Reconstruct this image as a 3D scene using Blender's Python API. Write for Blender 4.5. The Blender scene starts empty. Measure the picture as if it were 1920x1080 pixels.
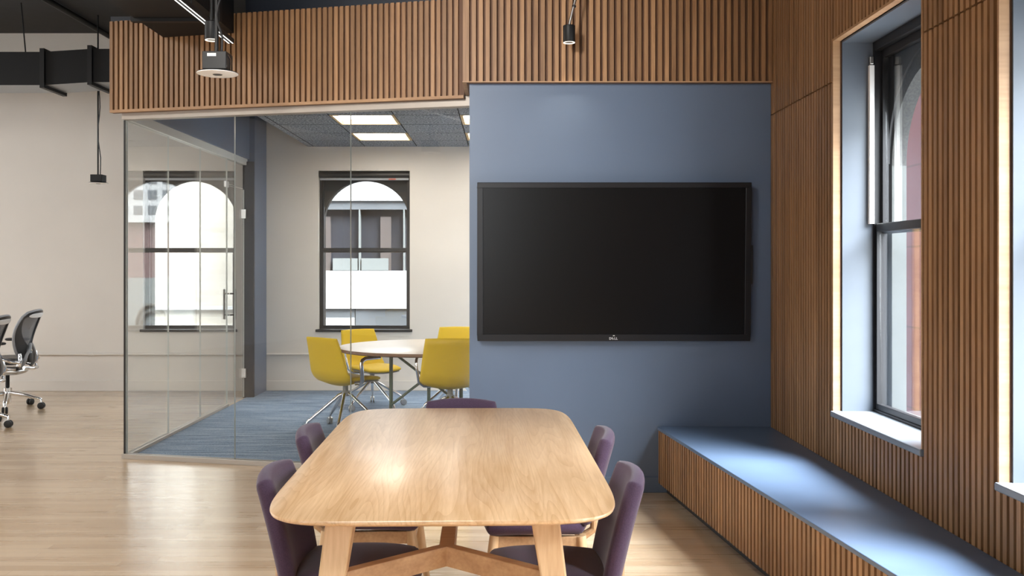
import bpy, bmesh, math, random
from mathutils import Vector, Matrix

random.seed(7)
C = bpy.context.scene.collection
SC = bpy.context.scene
PI = math.pi

# ------------------------------------------------------------------ camera
cam_data = bpy.data.cameras.new('camera')
cam = bpy.data.objects.new('camera', cam_data)
C.objects.link(cam)
cam.location = (0, 0, 1.45)
cam.rotation_euler = (PI / 2, 0, 0)
cam_data.sensor_width = 36
cam_data.lens = 33.75
cam_data.shift_x = 0.0078
cam_data.shift_y = -0.0229
cam_data.clip_end = 500
SC.camera = cam

# ------------------------------------------------------------------ world, sun, exposure
w = bpy.data.worlds.new('sky')
SC.world = w
w.use_nodes = True
bg = w.node_tree.nodes['Background']
bg.inputs['Color'].default_value = (0.90, 0.955, 1.0, 1)
bg.inputs['Strength'].default_value = 4.5

SUN_E, SUN_A = math.radians(50), math.radians(36)      # elevation, turn towards the screen wall
sd = bpy.data.lights.new('sun', 'SUN')
sd.energy = 25.0
sd.angle = math.radians(46)
sd.color = (0.94, 0.97, 1.0)
sun = bpy.data.objects.new('sun', sd)
C.objects.link(sun)
sun_dir = Vector((-math.cos(SUN_E) * math.cos(SUN_A), math.cos(SUN_E) * math.sin(SUN_A), -math.sin(SUN_E)))
sun.rotation_euler = sun_dir.to_track_quat('-Z', 'Y').to_euler()
sun.location = (12, -6, 14)

vs = SC.view_settings
vs.view_transform = 'Standard'
vs.look = 'None'
vs.gamma = 1
vs.use_curve_mapping = False
vs.exposure = 1.18
SC.cycles.max_bounces = 10
SC.cycles.diffuse_bounces = 6
SC.cycles.transparent_max_bounces = 24
SC.cycles.caustics_reflective = False
SC.cycles.caustics_refractive = False
SC.cycles.sample_clamp_indirect = 6.0


def portal(name, loc, direction, sx, sy):
    """daylight portal in a window opening: only guides sampling of the sky"""
    d = bpy.data.lights.new(name, 'AREA')
    d.shape = 'RECTANGLE'
    d.size = sx
    d.size_y = sy
    d.cycles.is_portal = True
    o = bpy.data.objects.new(name, d)
    C.objects.link(o)
    o.location = loc
    o.rotation_euler = Vector(direction).to_track_quat('-Z', 'Z').to_euler()
    return o


# unseen fill lights added to brighten the office, screen wall and table
for lx, ly, le in ((-6.6, 6.0, 26), (-5.0, 4.0, 60), (-3.6, 1.8, 46)):
    d = bpy.data.lights.new('ceiling_fill', 'AREA')
    d.shape = 'RECTANGLE'
    d.size, d.size_y = 1.4, 0.3
    d.energy = le
    d.color = (1.0, 0.96, 0.90)
    o = bpy.data.objects.new('ceiling_fill', d)
    C.objects.link(o)
    o.location = (lx, ly, 3.9)
for lp, la, le, cone in (((-1.9, 0.6, 3.5), (-0.42, 6.1, 2.35), 500, 42), ((-0.5, 3.2, 3.8), (-0.35, 3.7, 0.7), 135, 60)):  # aimed fill without fixtures, added to lift the screen wall and tabletop
    d = bpy.data.lights.new('fill_spot', 'SPOT')
    d.energy = le
    d.color = (1.0, 0.95, 0.88)
    d.spot_size = math.radians(cone)
    d.spot_blend = 1.0
    d.shadow_soft_size = 0.3
    o = bpy.data.objects.new('fill_spot', d)
    C.objects.link(o)
    o.location = lp
    o.rotation_euler = (Vector(la) - Vector(lp)).to_track_quat('-Z', 'Y').to_euler()

# ------------------------------------------------------------------ places
RO, RD, RN = Vector((1.697, 6.11, 0)), Vector((0.0103, -1, 0)).normalized(), Vector((1, 0.0103, 0)).normalized()


def FR(u, w_, z):            # right wall frame: u towards the camera, w outwards
    p = RO + RD * u + RN * w_
    return Vector((p.x, p.y, z))


BACK_Y = 11.0


def FB(u, w_, z):            # back wall frame: u = X, w outwards
    return Vector((u, BACK_Y + w_, z))


LEFT_X, REAR_Y, CEIL_Z = -9.0, -4.0, 4.1
WIN_R = [(-4.5, -3.47), (-3.0, -1.97), (1.125, 2.153), (2.763, 3.79), (4.4, 5.43)]  # first opening is out of view, added to brighten the glass room
WIN_B = [(-4.137, -3.086), (-2.127, -1.08), (-8.3, -7.25)]
WIN_L = [(6.9, 8.7)]           # along Y
WIN_REAR = [(-5.95, -5.15), (-2.45, -1.5), (-1.4, -0.45)]  # along X
ZS, ZH = 0.69, 2.61
for i, (a, b) in enumerate(WIN_R):
    p = FR((a + b) / 2, 0.6, (ZS + ZH) / 2)
    portal('daylight_portal', p, -RN, b - a, ZH - ZS)
for a, b in WIN_B:
    portal('daylight_portal', (0.5 * (a + b), BACK_Y + 0.45, 1.6), (0, -1, 0), b - a, 1.85)
for a, b in WIN_L:
    portal('daylight_portal', (LEFT_X - 0.25, 0.5 * (a + b), 2.05), (1, 0, 0), b - a, 3.1)
for a, b in WIN_REAR:
    portal('daylight_portal', (0.5 * (a + b), REAR_Y - 0.25, 2.05), (0, 1, 0), b - a, 3.1)


# ------------------------------------------------------------------ helpers
class MB:
    """collects shapes and links them as one mesh object"""

    def __init__(self):
        self.bm = bmesh.new()

    def hexa(self, pts, mi=0):
        vs_ = [self.bm.verts.new(p) for p in pts]
        for idx in ((0, 3, 2, 1), (4, 5, 6, 7), (0, 1, 5, 4), (1, 2, 6, 5), (2, 3, 7, 6), (3, 0, 4, 7)):
            f = self.bm.faces.new([vs_[i] for i in idx])
            f.material_index = mi
        return self

    def box(self, x0, x1, y0, y1, z0, z1, mi=0):
        return self.hexa([(x0, y0, z0), (x1, y0, z0), (x1, y1, z0), (x0, y1, z0),
                          (x0, y0, z1), (x1, y0, z1), (x1, y1, z1), (x0, y1, z1)], mi)

    def fbox(self, F, u0, u1, w0, w1, z0, z1, mi=0):
        return self.hexa([F(u0, w0, z0), F(u1, w0, z0), F(u1, w1, z0), F(u0, w1, z0),
                          F(u0, w0, z1), F(u1, w0, z1), F(u1, w1, z1), F(u0, w1, z1)], mi)

    def loft(self, rings, cap=True, closed=True, mi=0):
        vr = [[self.bm.verts.new(p) for p in r] for r in rings]
        n = len(vr[0])
        for a, b in zip(vr[:-1], vr[1:]):
            for i in range(n if closed else n - 1):
                j = (i + 1) % n
                f = self.bm.faces.new((a[i], a[j], b[j], b[i]))
                f.material_index = mi
        if cap:
            for r in (vr[0][::-1], vr[-1]):
                f = self.bm.faces.new(r)
                f.material_index = mi
        return self

    def tube(self, path, r, seg=12, flat=None, cap=True, mi=0, up=None):
        """sweep along path; r number or list; flat=(a,b) scales of the section"""
        path = [Vector(p) for p in path]
        n = len(path)
        rs = r if isinstance(r, (list, tuple)) else [r] * n
        fa, fb = flat if flat else (1, 1)
        rings = []
        prev = None
        for i, p in enumerate(path):
            if i == 0:
                t = path[1] - p
            elif i == n - 1:
                t = p - path[i - 1]
            else:
                t = (path[i + 1] - p).normalized() + (p - path[i - 1]).normalized()
            t.normalize()
            if prev is None:
                ref = Vector(up) if up else (Vector((0, 0, 1)) if abs(t.z) < 0.9 else Vector((1, 0, 0)))
                a = t.cross(ref).normalized()
            else:
                a = (prev - t * prev.dot(t)).normalized()
            prev = a
            b = t.cross(a)
            rings.append([p + (a * math.cos(k * 2 * PI / seg) * fa + b * math.sin(k * 2 * PI / seg) * fb) * rs[i]
                          for k in range(seg)])
        return self.loft(rings, cap=cap, mi=mi)

    def bar(self, p0, p1, w0, d0, w1=None, d1=None, ref=(0, 1, 0), mi=0):
        """square-section bar between two points"""
        p0, p1 = Vector(p0), Vector(p1)
        w1 = w0 if w1 is None else w1
        d1 = d0 if d1 is None else d1
        t = (p1 - p0).normalized()
        a = Vector(ref).cross(t).normalized()
        b = t.cross(a)
        ring = lambda p, ww, dd: [p + a * sx * ww / 2 + b * sy * dd / 2 for sx, sy in ((-1, -1), (1, -1), (1, 1), (-1, 1))]
        return self.loft([ring(p0, w0, d0), ring(p1, w1, d1)], mi=mi)

    def lathe(self, prof, center=(0, 0, 0), seg=32, mi=0, axis='Z', loop=False):
        c = Vector(center)
        rings = []
        for r, h in prof:
            ring = []
            for k in range(seg):
                a = 2 * PI * k / seg
                x, y = max(r, 1e-5) * math.cos(a), max(r, 1e-5) * math.sin(a)
                v = Vector((x, y, h)) if axis == 'Z' else (Vector((h, x, y)) if axis == 'X' else Vector((y, h, x)))
                ring.append(c + v)
            rings.append(ring)
        if loop:
            return self.loft(rings + [rings[0]], cap=False, mi=mi)
        return self.loft(rings, mi=mi)

    def prism(self, poly, f0, f1, mi=0):
        """poly of 2-D points, f0/f1 map a 2-D point to the two faces"""
        a = [self.bm.verts.new(f0(p)) for p in poly]
        b = [self.bm.verts.new(f1(p)) for p in poly]
        n = len(poly)
        for i in range(n):
            j = (i + 1) % n
            self.bm.faces.new((a[i], a[j], b[j], b[i])).material_index = mi
        self.bm.faces.new(a[::-1]).material_index = mi
        self.bm.faces.new(b).material_index = mi
        return self

    def pad(self, f, th, n=16, m=16, k=0.3, p=8, mi=0):
        """cushion: f(u,v) centre surface over [-1,1]^2, closed at a rounded rim"""
        us = [math.sin(PI / 2 * (-1 + 2 * i / n)) for i in range(n + 1)]
        vs_ = [math.sin(PI / 2 * (-1 + 2 * j / m)) for j in range(m + 1)]

        def sq(u, v):
            return u * math.sqrt(1 - k * v * v / 2), v * math.sqrt(1 - k * u * u / 2)

        def nor(u, v):
            e = 0.01
            a = f(*sq(u + e, v)) - f(*sq(u - e, v)) if abs(u) < 1 - e else f(*sq(u * (1 - e), v)) * 0 + (f(*sq(u, v)) - f(*sq(u - e * (1 if u > 0 else -1), v))) * (1 if u > 0 else -1)
            b = f(*sq(u, v + e)) - f(*sq(u, v - e)) if abs(v) < 1 - e else (f(*sq(u, v)) - f(*sq(u, v - e * (1 if v > 0 else -1)))) * (1 if v > 0 else -1)
            return a.cross(b).normalized()

        A, B = {}, {}
        for i, u in enumerate(us):
            for j, v in enumerate(vs_):
                c = f(*sq(u, v))
                rim = i in (0, n) or j in (0, m)
                if rim:
                    A[i, j] = B[i, j] = self.bm.verts.new(c)
                else:
                    e = max(abs(u), abs(v))
                    t = th / 2 * math.sqrt(max(0, 1 - e ** p))
                    nn = nor(u, v)
                    A[i, j] = self.bm.verts.new(c + nn * t)
                    B[i, j] = self.bm.verts.new(c - nn * t)
        for i in range(n):
            for j in range(m):
                for G, rev in ((A, False), (B, True)):
                    q = [G[i, j], G[i + 1, j], G[i + 1, j + 1], G[i, j + 1]]
                    try:
                        self.bm.faces.new(q[::-1] if rev else q).material_index = mi
                    except ValueError:
                        pass
        return self

    def build(self, name, mats, parent=None, smooth=None, bevel=0.0, seg=2):
        bmesh.ops.remove_doubles(self.bm, verts=self.bm.verts, dist=1e-6)
        bmesh.ops.recalc_face_normals(self.bm, faces=self.bm.faces)
        me = bpy.data.meshes.new(name)
        self.bm.to_mesh(me)
        self.bm.free()
        if not isinstance(mats, (list, tuple)):
            mats = [mats]
        for m_ in mats:
            me.materials.append(m_)
        o = bpy.data.objects.new(name, me)
        C.objects.link(o)
        if smooth is not None:
            for p in me.polygons:
                p.use_smooth = True
            me.set_sharp_from_angle(angle=math.radians(smooth))
        if bevel:
            b = o.modifiers.new('bevel', 'BEVEL')
            b.width = bevel
            b.segments = seg
            b.limit_method = 'ANGLE'
            b.angle_limit = math.radians(40)
        if parent:
            o.parent = parent
        return o


def tag(o, label=None, cat=None, group=None, kind=None):
    if label:
        o['label'] = label
    if cat:
        o['category'] = cat
    if group:
        o['group'] = group
    if kind:
        o['kind'] = kind
    return o


def empty(name, loc=(0, 0, 0), rz=0.0, **kw):
    o = bpy.data.objects.new(name, None)
    o.empty_display_size = 0.1
    C.objects.link(o)
    o.location = loc
    o.rotation_euler = (0, 0, rz)
    return tag(o, **kw)


def struct(o):
    o['kind'] = 'structure'
    return o


def children(o):
    return [c for c in bpy.data.objects if c.parent == o]


def copy_tree(o, parent=None):
    c = o.copy()
    C.objects.link(c)
    c.parent = parent
    for ch in children(o):
        copy_tree(ch, c)
    return c


# ------------------------------------------------------------------ materials
def new_mat(name):
    m = bpy.data.materials.new(name)
    m.use_nodes = True
    nt = m.node_tree
    return m, nt, nt.nodes['Principled BSDF']


def nd(nt, typ, **kw):
    n = nt.nodes.new(typ)
    for k, v in kw.items():
        if hasattr(n, k):
            setattr(n, k, v)
        else:
            n.inputs[k].default_value = v
    return n


def ramp(nt, stops):
    r = nt.nodes.new('ShaderNodeValToRGB')
    els = r.color_ramp.elements
    while len(els) < len(stops):
        els.new(0.5)
    for e, (p, c) in zip(els, stops):
        e.position = p
        e.color = (*c, 1) if len(c) == 3 else c
    return r


def plain(name, col, rough=0.5, metal=0.0, spec=0.5, noise=0.0, nscale=8.0, bump=0.0, bscale=200.0, coat=0.0, sheen=0.0, emit=None):
    m, nt, b = new_mat(name)
    b.inputs['Base Color'].default_value = (*col, 1)
    b.inputs['Roughness'].default_value = rough
    b.inputs['Metallic'].default_value = metal
    b.inputs['Specular IOR Level'].default_value = spec
    b.inputs['Coat Weight'].default_value = coat
    if sheen:
        b.inputs['Sheen Weight'].default_value = sheen
        b.inputs['Sheen Roughness'].default_value = 0.4
    tc = nd(nt, 'ShaderNodeTexCoord')
    if noise:
        n = nd(nt, 'ShaderNodeTexNoise', Scale=nscale, Detail=4.0)
        nt.links.new(tc.outputs['Object'], n.inputs['Vector'])
        r = ramp(nt, [(0.3, tuple(c * (1 - noise) for c in col)), (0.7, tuple(min(1, c * (1 + noise)) for c in col))])
        nt.links.new(n.outputs['Fac'], r.inputs['Fac'])
        nt.links.new(r.outputs['Color'], b.inputs['Base Color'])
    if bump:
        n2 = nd(nt, 'ShaderNodeTexNoise', Scale=bscale, Detail=3.0)
        nt.links.new(tc.outputs['Object'], n2.inputs['Vector'])
        bp = nd(nt, 'ShaderNodeBump', Strength=bump, Distance=0.002)
        nt.links.new(n2.outputs['Fac'], bp.inputs['Height'])
        nt.links.new(bp.outputs['Normal'], b.inputs['Normal'])
    if emit:
        b.inputs['Emission Color'].default_value = (*emit[0], 1)
        b.inputs['Emission Strength'].default_value = emit[1]
    return m


def wood(name, dark, light, axis='Z', scale=1.0, rough=0.45, var=0.0, figure=False, coat=0.0, contrast=(0.3, 0.7)):
    m, nt, b = new_mat(name)
    tc = nd(nt, 'ShaderNodeTexCoord')
    mp = nd(nt, 'ShaderNodeMapping')
    s = {'X': (0.06, 1, 1), 'Y': (1, 0.06, 1), 'Z': (1, 1, 0.06)}[axis]
    mp.inputs['Scale'].default_value = s
    geo = nd(nt, 'ShaderNodeNewGeometry')
    add = nd(nt, 'ShaderNodeVectorMath', operation='ADD')
    sc_ = nd(nt, 'ShaderNodeVectorMath', operation='SCALE')
    comb = nd(nt, 'ShaderNodeCombineXYZ')
    for i in range(3):
        nt.links.new(geo.outputs['Random Per Island'], comb.inputs[i])
    nt.links.new(comb.outputs[0], sc_.inputs[0])
    sc_.inputs['Scale'].default_value = 17.0 if var else 0.0
    nt.links.new(tc.outputs['Object'], add.inputs[0])
    nt.links.new(sc_.outputs[0], add.inputs[1])
    nt.links.new(add.outputs[0], mp.inputs['Vector'])
    n1 = nd(nt, 'ShaderNodeTexNoise', Scale=14.0 * scale, Detail=5.0, Distortion=0.6)
    n2 = nd(nt, 'ShaderNodeTexNoise', Scale=90.0 * scale, Detail=4.0)
    for n in (n1, n2):
        nt.links.new(mp.outputs[0], n.inputs['Vector'])
    mixf = nd(nt, 'ShaderNodeMix', data_type='FLOAT')
    mixf.inputs[0].default_value = 0.4
    nt.links.new(n1.outputs['Fac'], mixf.inputs[2])
    nt.links.new(n2.outputs['Fac'], mixf.inputs[3])
    src = mixf.outputs[0]
    if figure:
        mp2 = nd(nt, 'ShaderNodeMapping')
        mp2.inputs['Scale'].default_value = {'X': (0.075, 1, 1), 'Y': (1, 0.075, 1), 'Z': (1, 1, 0.075)}[axis]
        nt.links.new(add.outputs[0], mp2.inputs['Vector'])
        nf = nd(nt, 'ShaderNodeTexNoise', Scale=5.0, Detail=1.6, Distortion=0.15)
        nt.links.new(mp2.outputs[0], nf.inputs['Vector'])
        mul = nd(nt, 'ShaderNodeMath', operation='MULTIPLY')
        mul.inputs[1].default_value = 34.0
        nt.links.new(nf.outputs['Fac'], mul.inputs[0])
        fr = nd(nt, 'ShaderNodeMath', operation='FRACT')
        nt.links.new(mul.outputs[0], fr.inputs[0])
        pw = nd(nt, 'ShaderNodeMath', operation='POWER')
        pw.inputs[1].default_value = 3.0
        nt.links.new(fr.outputs[0], pw.inputs[0])
        mx = nd(nt, 'ShaderNodeMath', operation='MULTIPLY_ADD')
        mx.inputs[1].default_value = -0.14
        nt.links.new(pw.outputs[0], mx.inputs[0])
        nt.links.new(src, mx.inputs[2])
        src = mx.outputs[0]
    r = ramp(nt, [(contrast[0], dark), (contrast[1], light)])
    nt.links.new(src, r.inputs['Fac'])
    hs = nd(nt, 'ShaderNodeHueSaturation')
    if var:
        mr = nd(nt, 'ShaderNodeMapRange')
        mr.inputs['To Min'].default_value = 1 - var
        mr.inputs['To Max'].default_value = 1 + var
        nt.links.new(geo.outputs['Random Per Island'], mr.inputs['Value'])
        nt.links.new(mr.outputs[0], hs.inputs['Value'])
    nt.links.new(r.outputs['Color'], hs.inputs['Color'])
    nt.links.new(hs.outputs[0], b.inputs['Base Color'])
    b.inputs['Roughness'].default_value = rough
    b.inputs['Coat Weight'].default_value = coat
    b.inputs['Coat Roughness'].default_value = 0.2
    bp = nd(nt, 'ShaderNodeBump', Strength=0.15, Distance=0.001)
    nt.links.new(n2.outputs['Fac'], bp.inputs['Height'])
    nt.links.new(bp.outputs['Normal'], b.inputs['Normal'])
    return m


def floor_mat():
    m, nt, b = new_mat('oak_floorboards')
    tc = nd(nt, 'ShaderNodeTexCoord')
    br = nd(nt, 'ShaderNodeTexBrick', offset=0.37, offset_frequency=2, squash_frequency=3, squash=0.8)
    br.inputs['Color1'].default_value = (0.0, 0, 0, 1)
    br.inputs['Color2'].default_value = (1, 1, 1, 1)
    br.inputs['Mortar'].default_value = (0.3, 0.3, 0.3, 1)
    br.inputs['Scale'].default_value = 1.0
    br.inputs['Mortar Size'].default_value = 0.0012
    br.inputs['Mortar Smooth'].default_value = 0.3
    br.inputs['Bias'].default_value = 0.0
    br.inputs['Brick Width'].default_value = 1.7
    br.inputs['Row Height'].default_value = 0.07
    nt.links.new(tc.outputs['Object'], br.inputs['Vector'])
    mp = nd(nt, 'ShaderNodeMapping')
    mp.inputs['Scale'].default_value = (0.05, 1, 1)
    nt.links.new(tc.outputs['Object'], mp.inputs['Vector'])
    n1 = nd(nt, 'ShaderNodeTexNoise', Scale=38.0, Detail=6.0, Distortion=0.5)
    nt.links.new(mp.outputs[0], n1.inputs['Vector'])
    r1 = ramp(nt, [(0.0, (0.51, 0.345, 0.20)), (0.5, (0.60, 0.43, 0.272)), (1.0, (0.67, 0.505, 0.34))])
    nt.links.new(br.outputs['Color'], r1.inputs['Fac'])
    r2 = ramp(nt, [(0.3, (0.86, 0.84, 0.81)), (0.7, (1, 1, 1))])
    nt.links.new(n1.outputs['Fac'], r2.inputs['Fac'])
    mu = nd(nt, 'ShaderNodeMix', data_type='RGBA', blend_type='MULTIPLY')
    mu.inputs[0].default_value = 1
    nt.links.new(r1.outputs[0], mu.inputs[6])
    nt.links.new(r2.outputs[0], mu.inputs[7])
    mo = nd(nt, 'ShaderNodeMix', data_type='RGBA')
    mo.inputs[7].default_value = (0.30, 0.20, 0.12, 1)
    mf = nd(nt, 'ShaderNodeMath', operation='MULTIPLY')
    mf.inputs[1].default_value = 0.7
    nt.links.new(br.outputs['Fac'], mf.inputs[0])
    nt.links.new(mf.outputs[0], mo.inputs[0])
    nt.links.new(mu.outputs[2], mo.inputs[6])
    nt.links.new(mo.outputs[2], b.inputs['Base Color'])
    b.inputs['Roughness'].default_value = 0.33
    b.inputs['Coat Weight'].default_value = 0.8
    b.inputs['Coat Roughness'].default_value = 0.2
    b.inputs['Coat IOR'].default_value = 1.6
    rr = nd(nt, 'ShaderNodeMapRange')
    rr.inputs['To Min'].default_value = 0.22
    rr.inputs['To Max'].default_value = 0.36
    nt.links.new(n1.outputs['Fac'], rr.inputs['Value'])
    nt.links.new(rr.outputs[0], b.inputs['Roughness'])
    bp = nd(nt, 'ShaderNodeBump', Strength=0.12, Distance=0.002, invert=True)
    nt.links.new(br.outputs['Fac'], bp.inputs['Height'])
    nt.links.new(bp.outputs['Normal'], b.inputs['Normal'])
    return m


def carpet_mat():
    m, nt, b = new_mat('blue_carpet')
    tc = nd(nt, 'ShaderNodeTexCoord')
    mp = nd(nt, 'ShaderNodeMapping')
    mp.inputs['Scale'].default_value = (0.10, 1, 1)
    nt.links.new(tc.outputs['Object'], mp.inputs['Vector'])
    n1 = nd(nt, 'ShaderNodeTexNoise', Scale=26.0, Detail=4.0)
    nt.links.new(mp.outputs[0], n1.inputs['Vector'])
    n2 = nd(nt, 'ShaderNodeTexNoise', Scale=160.0, Detail=3.0)
    nt.links.new(tc.outputs['Object'], n2.inputs['Vector'])
    mx = nd(nt, 'ShaderNodeMix', data_type='FLOAT')
    mx.inputs[0].default_value = 0.58
    nt.links.new(n1.outputs['Fac'], mx.inputs[2])
    nt.links.new(n2.outputs['Fac'], mx.inputs[3])
    r = ramp(nt, [(0.36, (0.075, 0.115, 0.175)), (0.5, (0.175, 0.25, 0.355)), (0.64, (0.36, 0.43, 0.52))])
    nt.links.new(mx.outputs[0], r.inputs['Fac'])
    nt.links.new(r.outputs[0], b.inputs['Base Color'])
    b.inputs['Roughness'].default_value = 0.95
    b.inputs['Specular IOR Level'].default_value = 0.1
    bp = nd(nt, 'ShaderNodeBump', Strength=0.5, Distance=0.004)
    nt.links.new(n2.outputs['Fac'], bp.inputs['Height'])
    nt.links.new(bp.outputs['Normal'], b.inputs['Normal'])
    return m


def speckle(name, dark, light, scale=110.0, lo=0.45, hi=0.62, rough=0.9):
    m, nt, b = new_mat(name)
    tc = nd(nt, 'ShaderNodeTexCoord')
    n = nd(nt, 'ShaderNodeTexNoise', Scale=scale, Detail=3.0)
    nt.links.new(tc.outputs['Object'], n.inputs['Vector'])
    r = ramp(nt, [(lo, dark), (hi, light)])
    nt.links.new(n.outputs['Fac'], r.inputs['Fac'])
    nt.links.new(r.outputs[0], b.inputs['Base Color'])
    b.inputs['Roughness'].default_value = rough
    bp = nd(nt, 'ShaderNodeBump', Strength=0.4, Distance=0.003)
    nt.links.new(n.outputs['Fac'], bp.inputs['Height'])
    nt.links.new(bp.outputs['Normal'], b.inputs['Normal'])
    return m


def brick(name, c1, c2, mortar, bw=0.22, rh=0.075, rot=None, ms=0.008):
    m, nt, b = new_mat(name)
    tc = nd(nt, 'ShaderNodeTexCoord')
    mp = nd(nt, 'ShaderNodeMapping')
    mp.inputs['Rotation'].default_value = rot or (PI / 2, 0, 0)
    nt.links.new(tc.outputs['Object'], mp.inputs['Vector'])
    br = nd(nt, 'ShaderNodeTexBrick')
    br.inputs['Color1'].default_value = (*c1, 1)
    br.inputs['Color2'].default_value = (*c2, 1)
    br.inputs['Mortar'].default_value = (*mortar, 1)
    br.inputs['Scale'].default_value = 1
    br.inputs['Mortar Size'].default_value = ms
    br.inputs['Brick Width'].default_value = bw
    br.inputs['Row Height'].default_value = rh
    nt.links.new(mp.outputs[0], br.inputs['Vector'])
    nt.links.new(br.outputs['Color'], b.inputs['Base Color'])
    b.inputs['Roughness'].default_value = 0.9
    return m


def glass(name, tint=(0.985, 0.992, 0.988), ior=1.5):
    m = bpy.data.materials.new(name)
    m.use_nodes = True
    nt = m.node_tree
    nt.nodes.clear()
    out = nd(nt, 'ShaderNodeOutputMaterial')
    mix = nd(nt, 'ShaderNodeMixShader')
    tr = nd(nt, 'ShaderNodeBsdfTransparent')
    tr.inputs['Color'].default_value = (*tint, 1)
    gl = nd(nt, 'ShaderNodeBsdfGlossy')
    gl.inputs['Roughness'].default_value = 0.0
    gl.inputs['Color'].default_value = (1, 1, 1, 1)
    geo = nd(nt, 'ShaderNodeNewGeometry')
    ma = nd(nt, 'ShaderNodeMath', operation='MULTIPLY_ADD')
    ma.inputs[1].default_value = 1 / ior - ior
    ma.inputs[2].default_value = ior
    nt.links.new(geo.outputs['Backfacing'], ma.inputs[0])
    fr = nd(nt, 'ShaderNodeFresnel')
    nt.links.new(ma.outputs[0], fr.inputs['IOR'])
    nt.links.new(fr.outputs[0], mix.inputs[0])
    nt.links.new(tr.outputs[0], mix.inputs[1])
    nt.links.new(gl.outputs[0], mix.inputs[2])
    nt.links.new(mix.outputs[0], out.inputs[0])
    return m


def emitter(name, col, strength):
    m = bpy.data.materials.new(name)
    m.use_nodes = True
    nt = m.node_tree
    nt.nodes.clear()
    out = nd(nt, 'ShaderNodeOutputMaterial')
    e = nd(nt, 'ShaderNodeEmission')
    e.inputs['Color'].default_value = (*col, 1)
    e.inputs['Strength'].default_value = strength
    nt.links.new(e.outputs[0], out.inputs[0])
    return m


def mesh_fabric(name, col, scale=260.0, hole=0.35):
    """woven suspension mesh: fine net with see-through holes"""
    m, nt, b = new_mat(name)
    b.inputs['Base Color'].default_value = (*col, 1)
    b.inputs['Roughness'].default_value = 0.6
    tr = nd(nt, 'ShaderNodeBsdfTransparent')
    mix = nd(nt, 'ShaderNodeMixShader')
    tc = nd(nt, 'ShaderNodeTexCoord')
    v = nd(nt, 'ShaderNodeTexVoronoi', Scale=scale)
    nt.links.new(tc.outputs['Object'], v.inputs['Vector'])
    lt = nd(nt, 'ShaderNodeMath', operation='LESS_THAN')
    lt.inputs[1].default_value = hole
    nt.links.new(v.outputs['Distance'], lt.inputs[0])
    nt.links.new(lt.outputs[0], mix.inputs[0])
    nt.links.new(b.outputs[0], mix.inputs[1])
    nt.links.new(tr.outputs[0], mix.inputs[2])
    nt.links.new(mix.outputs[0], nt.nodes['Material Output'].inputs[0])
    return m


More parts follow.
